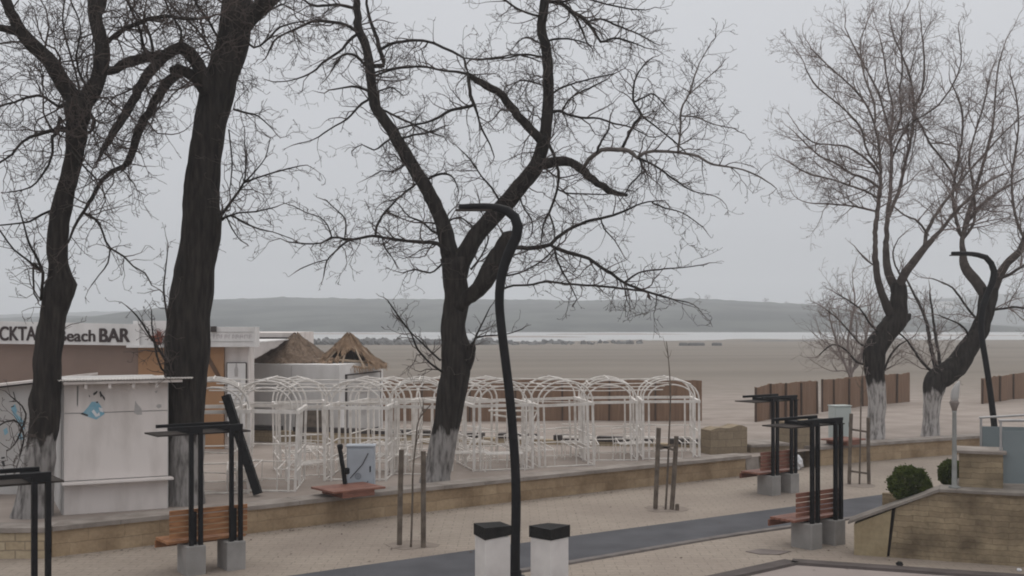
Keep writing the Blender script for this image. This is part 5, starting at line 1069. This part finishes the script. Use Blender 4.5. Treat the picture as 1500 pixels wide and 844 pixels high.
# ------------------------------------------------------------------ ramp wall, shrubs and railing at the right
R0, R2 = G(1251, 813), G(1500, 830.5); RL = (R2 - R0).length; ra = math.atan2(R2.y - R0.y, R2.x - R0.x); RM = Matrix.Translation(R0) @ Matrix.Rotation(ra, 4, 'Z')
rw_ = thing('ramp_wall', 'tall sloping layered stone wall with a dark vertical crack, lower right', 'wall', R0, ra); u1, u2, zl, zh = RL * .515, RL + 5, .60, 1.26
A_q = P(1402, 712, 20.55); zs = lambda u: lerp(zl, zh, min(1, u / u1)); uc = RL * .215
b = MB(); b.prism([(0, -.1), (uc - .05, -.1), (uc + .04, zs(uc + .04) - .05), (0, zl - .05)], 0, .45); b.build('rendered_end', M['rampend'], rw_)
b = MB(); b.prism([(uc - .01, -.1), (u1, -.1), (u1, zh - .05), (uc + .11, zs(uc + .11) - .05)], .01, .45); b.build('sloping_face', M['rampstone'], rw_)
b = MB(); b.prism([(uc - .05, -.1), (uc - .01, -.1), (uc + .11, zs(uc + .11) - .06), (uc + .04, zs(uc + .04) - .06)], .12, .44); b.build('crack', M['darkbeam'], rw_)
b = MB(); b.box(u1 + .001, u2, .004, .45, -.1, zh - .05); b.build('level_face', M['rampstone'], rw_)
b = MB(); b.prism([(-.10, zl - .045), (u1, zh - .045), (u1, zh + .005), (-.10, zl - .0)], -.05, .5); b.build('sloping_coping', M['rampcap'], rw_)
uP = (A_q - R0).dot(Vector((math.cos(ra), math.sin(ra), 0))); b = MB(); b.bbox(u1 + .002, uP - .002, -.05, .55, zh - .048, zh + .006, .008); b.bbox(uP, u2, -.05, 2.2, zh - .048, zh + .006, .008); b.build('platform_slab', M['rampcap'], rw_)
b = MB(); b.box(uP + .02, u2, .46, 2.15, -.1, zh - .05); b.box(uc * .6, uP, 2.0, 2.15, -.1, .85); b.build('back_wall', M['rampstone'], rw_)
b = MB(); b.prism([(uc * .6, -.1), (uP, -.1), (uP, 1.0), (uc * 1.4, .66), (uc * .6, .45)], .46, 1.98); b.build('planter_soil', M['soil'], rw_)
def shrub(label, c, rx_, rz_, seed):
    r2 = random.Random(seed); base = Vector((c.x, c.y, c.z - rz_)); o = thing('round_shrub', label, 'shrub', base, group='clipped round green shrubs'); b = MB(); f = MB()
    def rad(d): return 1 + .20 * noise.noise(d * 1.8 + Vector((seed, 0, 0))) + .14 * noise.noise(d * 4.5 + Vector((0, seed, 0)))
    for k in range(11000):
        d = Vector((r2.gauss(0, 1), r2.gauss(0, 1), r2.gauss(0, 1))).normalized(); q = r2.random(); rr_ = rad(d) * (.72 + .28 * q ** .5) * (r2.uniform(1.04, 1.16) if r2.random() < .06 else 1)
        p = Vector((d.x * rx_, d.y * rx_, d.z * rz_ * (1 if d.z > 0 else .95))) * rr_ + Vector((0, 0, rz_))
        u = (d + Vector((r2.gauss(0, .5), r2.gauss(0, .5), r2.gauss(0, .5) + .3))).normalized(); w = u.orthogonal().normalized(); w = (w * math.cos(k) + u.cross(w) * math.sin(k)); L_ = r2.uniform(.03, .058)
        f.add([p - u * L_ * .5, p + w * L_ * .28, p + u * L_ * .6, p - w * L_ * .28], [(0, 1, 2, 3)])
    f.build('foliage', M['leaf'], o, uv=False)
    b.tube([(0, 0, -.12), (.02, 0, rz_ * .6), (.0, .02, rz_ * 1.2)], [.035, .028, .015], 7)
    for k in range(14):
        a = k * 2.4; b.tube([(0, 0, rz_ * (.2 + .05 * k)), (rx_ * .5 * math.cos(a), rx_ * .5 * math.sin(a), rz_ * (.6 + .06 * k))], [.012, .006], 4)
    b.build('stem', M['twig'], o); return o
shrub('larger round green shrub above the sloping stone wall', P(1333, 709.5, 21.1), .355, .325, 2)
shrub('smaller round green shrub half hidden behind the pale torch post', P(1394, 694, 21.9), .24, .245, 6)
pl0 = RM @ Vector((RL * .62, .30, zh + .006)); A_ = P(1403, 712, 20.55); 
o = thing('stone_pedestal', 'square layered stone pedestal with flat cap on the raised platform', 'pedestal', (A_.x, A_.y, zh), ra); b = MB(); b.box(.02, .74, 0, .7, .006, .60); b.build('shaft', M['rampstone'], o)
b = MB(); b.bbox(-.03, .80, -.05, .76, .601, .655, .01); b.build('cap', M['coping'], o)
A_ = P(1398, 711, 20.4); o = thing('torch_lamp', 'pale grey post with a leaf shaped glass flame on top', 'lamp', (A_.x, A_.y, zh)); b = MB(); b.lathe([(.10, .004), (.10, .03), (.045, .05), (.04, .7), (.035, 1.30), (.04, 1.36)], 14); b.build('post', M['postgrey'], o, smooth=True)
b = MB(); b.lathe([(.035, 1.34), (.05, 1.40), (.085, 1.50), (.07, 1.54)], 14); b.build('cup', mat('cup_bronze', (.20, .17, .155), .6), o, smooth=True)
b = MB(); pts = [(0, 1.52, .05), (.005, 1.60, .07), (.02, 1.70, .068), (.05, 1.80, .045), (.085, 1.88, .012)]
b.tube([(x, 0, z) for x, z, r in pts], [r for *_, r in pts], 12); mg = mat('frosted_glass', (.52, .51, .50), .3); mg.node_tree.nodes['Principled BSDF'].inputs['Transmission Weight'].default_value = .35; b.build('glass_flame', mg, o, smooth=True)
A_ = P(1466, 712, 20.45); o = thing('glass_railing', 'steel handrail with blue grey panels on the raised platform at the right edge', 'railing', (A_.x, A_.y, zh)); o0 = Vector((A_.x, A_.y, zh))
Pr = lambda px, py, Y: P(px, py, Y) - o0
for (px, Y, yt) in ((1466, 20.45, 614), (1437, 22.1, 612), (1560, 20.3, 614)):
    a = Pr(px, 700, Y); b = MB(); b.tube([(a.x, a.y, .007), (a.x, a.y, Pr(px, yt, Y).z)], .022, 8); b.build('post', M['steel'], o)
b = MB(); b.tube([Pr(1463, 616, 20.45), Pr(1600, 616, 20.25)], .027, 8); b.build('handrail', M['steel'], o)
b = MB(); b.tube([Pr(1434, 612, 22.1), Pr(1600, 602.5, 21.7)], .022, 8); b.build('handrail', M['steel'], o)
a, c = Pr(1469, 622, 20.43), Pr(1590, 622, 20.25); b = MB(); b.bar(Vector((a.x, a.y, .54)), Vector((c.x, c.y, .54)), .02, .92); b.build('panel', M['teal'], o)
a, c = Pr(1439, 626, 22.1), Pr(1590, 622, 21.7); b = MB(); b.bar(Vector((a.x, a.y, .49)), Vector((c.x, c.y, .49)), .02, .88); b.build('panel', M['teal'], o)
def lump(name, label, cat, c, r, m, seed, sq=(1, 1, .7)):
    o = thing(name, label, cat, c); b = MB(); n, k = 7, 10
    for i in range(n + 1):
        for j in range(k):
            t, p = math.pi * i / n, 2 * math.pi * j / k; d = Vector((math.sin(t)*math.cos(p), math.sin(t)*math.sin(p), math.cos(t))); q = r * (1 + .35 * noise.noise(d * 2 + Vector((seed, 0, 0))))
            b.v.append((d.x*q*sq[0], d.y*q*sq[1], d.z*q*sq[2] + r * sq[2] * .8))
    for i in range(n):
        for j in range(k): b.f.append((k*i+j, k*i+k+j, k*i+k+(j+1) % k, k*i+(j+1) % k))
    b.build('lump', M[m], o); return o
lump('dark_stone', 'small black stone lying on the kerbside paving below the ramp wall', 'stone', G(1318, 829), .06, 'slate', 2)
lump('paper_scrap', 'crumpled white paper scrap on the ground at the lower right', 'litter', G(1493, 837), .04, 'plastic', 5)
b = MB(); r2 = random.Random(44)
for k in range(520):
    if r2.random() < .55: x = r2.uniform(-8, 6.4); y = wall_y(x) - abs(r2.gauss(0, .25)) - .08
    else: x = r2.uniform(-7, 12); y = r2.uniform(15.5, wall_y(x) - .2)
    s_ = r2.uniform(.008, .03); a = r2.uniform(0, 6.3); z = .012
    q = [Vector((x + s_ * f * math.cos(a + g), y + s_ * f * math.sin(a + g), z + r2.uniform(0, .012))) for f, g in ((1.6, 0), (.8, 1.5), (1.5, 3.1), (.7, 4.6))]
    b.add(q, [(0, 1, 2, 3)])
tag(b.build('leaf_litter', M['post'], uv=False), kind='stuff')
# ------------------------------------------------------------------ far shore
b = MB(); r2 = random.Random(12)
for k in range(420):
    px = r2.uniform(455, 940); 
    if px > 720 and r2.random() < .55: continue
    Y = r2.uniform(222, 240); x = (px - 750) / F * Y; hgt = (1.15 if px < 720 else .55) * (.75 + .25 * noise.noise(Vector((px * .03, 0, 0)))); z = -.7 + r2.random() * hgt; s_ = r2.uniform(.35, .9)
    mtx = Matrix.Translation((x, Y, z)) @ Matrix.Rotation(r2.uniform(0, 3), 4, Vector((r2.random(), r2.random(), r2.random())).normalized())
    b.bbox(-s_, s_, -s_ * .7, s_ * .7, -s_ * .5, s_ * .5, s_ * .2, mtx)
tag(b.build('breakwater_rocks', M['rock'], uv=False), 'low grey rock breakwater at the edge of the water', 'breakwater', kind='stuff')
for px, w, lab in ((1001, 1.5, 'narrow grey concrete block at the water edge, left of the other two'), (1020, 2.9, 'long grey concrete block at the water edge, middle of three'), (1050, 1.7, 'grey concrete block at the water edge, set apart to the right')):
    c = P(px, 508, 212); o = thing('shore_block', lab, 'concrete block', (c.x, c.y, -.55), group='concrete blocks on the far beach'); b = MB(); b.bbox(-w/2, w/2, -.7, .7, -.1, .75, .15); b.build('block', M['rock'], o)
for px, py, h, lab in ((595, 439, 11, 'lone tree on the ridge above the right thatch cone'), (1036, 440, 9, 'small tree on the ridge right of the middle tree boughs'), (1122, 445, 9, 'tree on the ridge near its right shoulder'), (1152, 448, 7, 'small tree on the ridge just before it drops'), (905, 442, 6, 'tiny tree on the ridge behind the middle tree')):
    Y = 796; c = P(px, py, Y); o = thing('ridge_tree', lab, 'tree', c, group='lone trees along the far ridge'); hh = h / F * Y; b = MB(); b.tube([(0, 0, -3), (0, 0, hh * .5)], [.35, .2], 6); b.build('trunk', M['twig'], o); b = MB()
    for k in range(170):
        d = Vector((r2.gauss(0, 1), r2.gauss(0, 1), r2.gauss(0, 1))).normalized() * r2.random() ** .4; p = Vector((d.x * hh * .6, d.y * hh * .6, hh * .55 + d.z * hh * .42)); s_ = hh * .08
        b.add([p + Vector((r2.uniform(-s_, s_), r2.uniform(-s_, s_), r2.uniform(-s_, s_))) for _ in range(3)], [(0, 1, 2)])
    b.build('crown', M['twig'], o, uv=False)
for px, py, w, lab in ((1384, 446, 26, 'long pale building on the far hillside, upper of two'), (1388, 485, 50, 'long low pale building at the foot of the far hills')):
    Y = 1150; c = P(px, py, Y); o = thing('far_building', lab, 'building', c); w_ = w / F * Y; b = MB(); b.box(-w_/2, w_/2, 0, 8, -4, 3.2); b.build('wall', M['white'], o); b = MB(); b.prism([(-w_/2 - .5, 3.21), (w_/2 + .5, 3.21), (w_/2 - 2, 5.2), (-w_/2 + 2, 5.2)][::-1], -.5, 8.5); b.build('roof', M['rock'], o)

# ------------------------------------------------------------------ the misty air
b = MB(); b.box(-2520, 2520, -30, 2560, -4, 95)
mv = bpy.data.materials.new('mist'); mv.use_nodes = True; n = mv.node_tree; n.nodes.clear(); ou = n.nodes.new('ShaderNodeOutputMaterial'); pv = n.nodes.new('ShaderNodeVolumePrincipled')
pv.inputs['Color'].default_value = (.90, .93, .97, 1); pv.inputs['Density'].default_value = HAZE = .00095; pv.inputs['Anisotropy'].default_value = .2
n.links.new(pv.outputs[0], ou.inputs['Volume'])
tag(b.build('haze', mv, uv=False), kind='stuff')
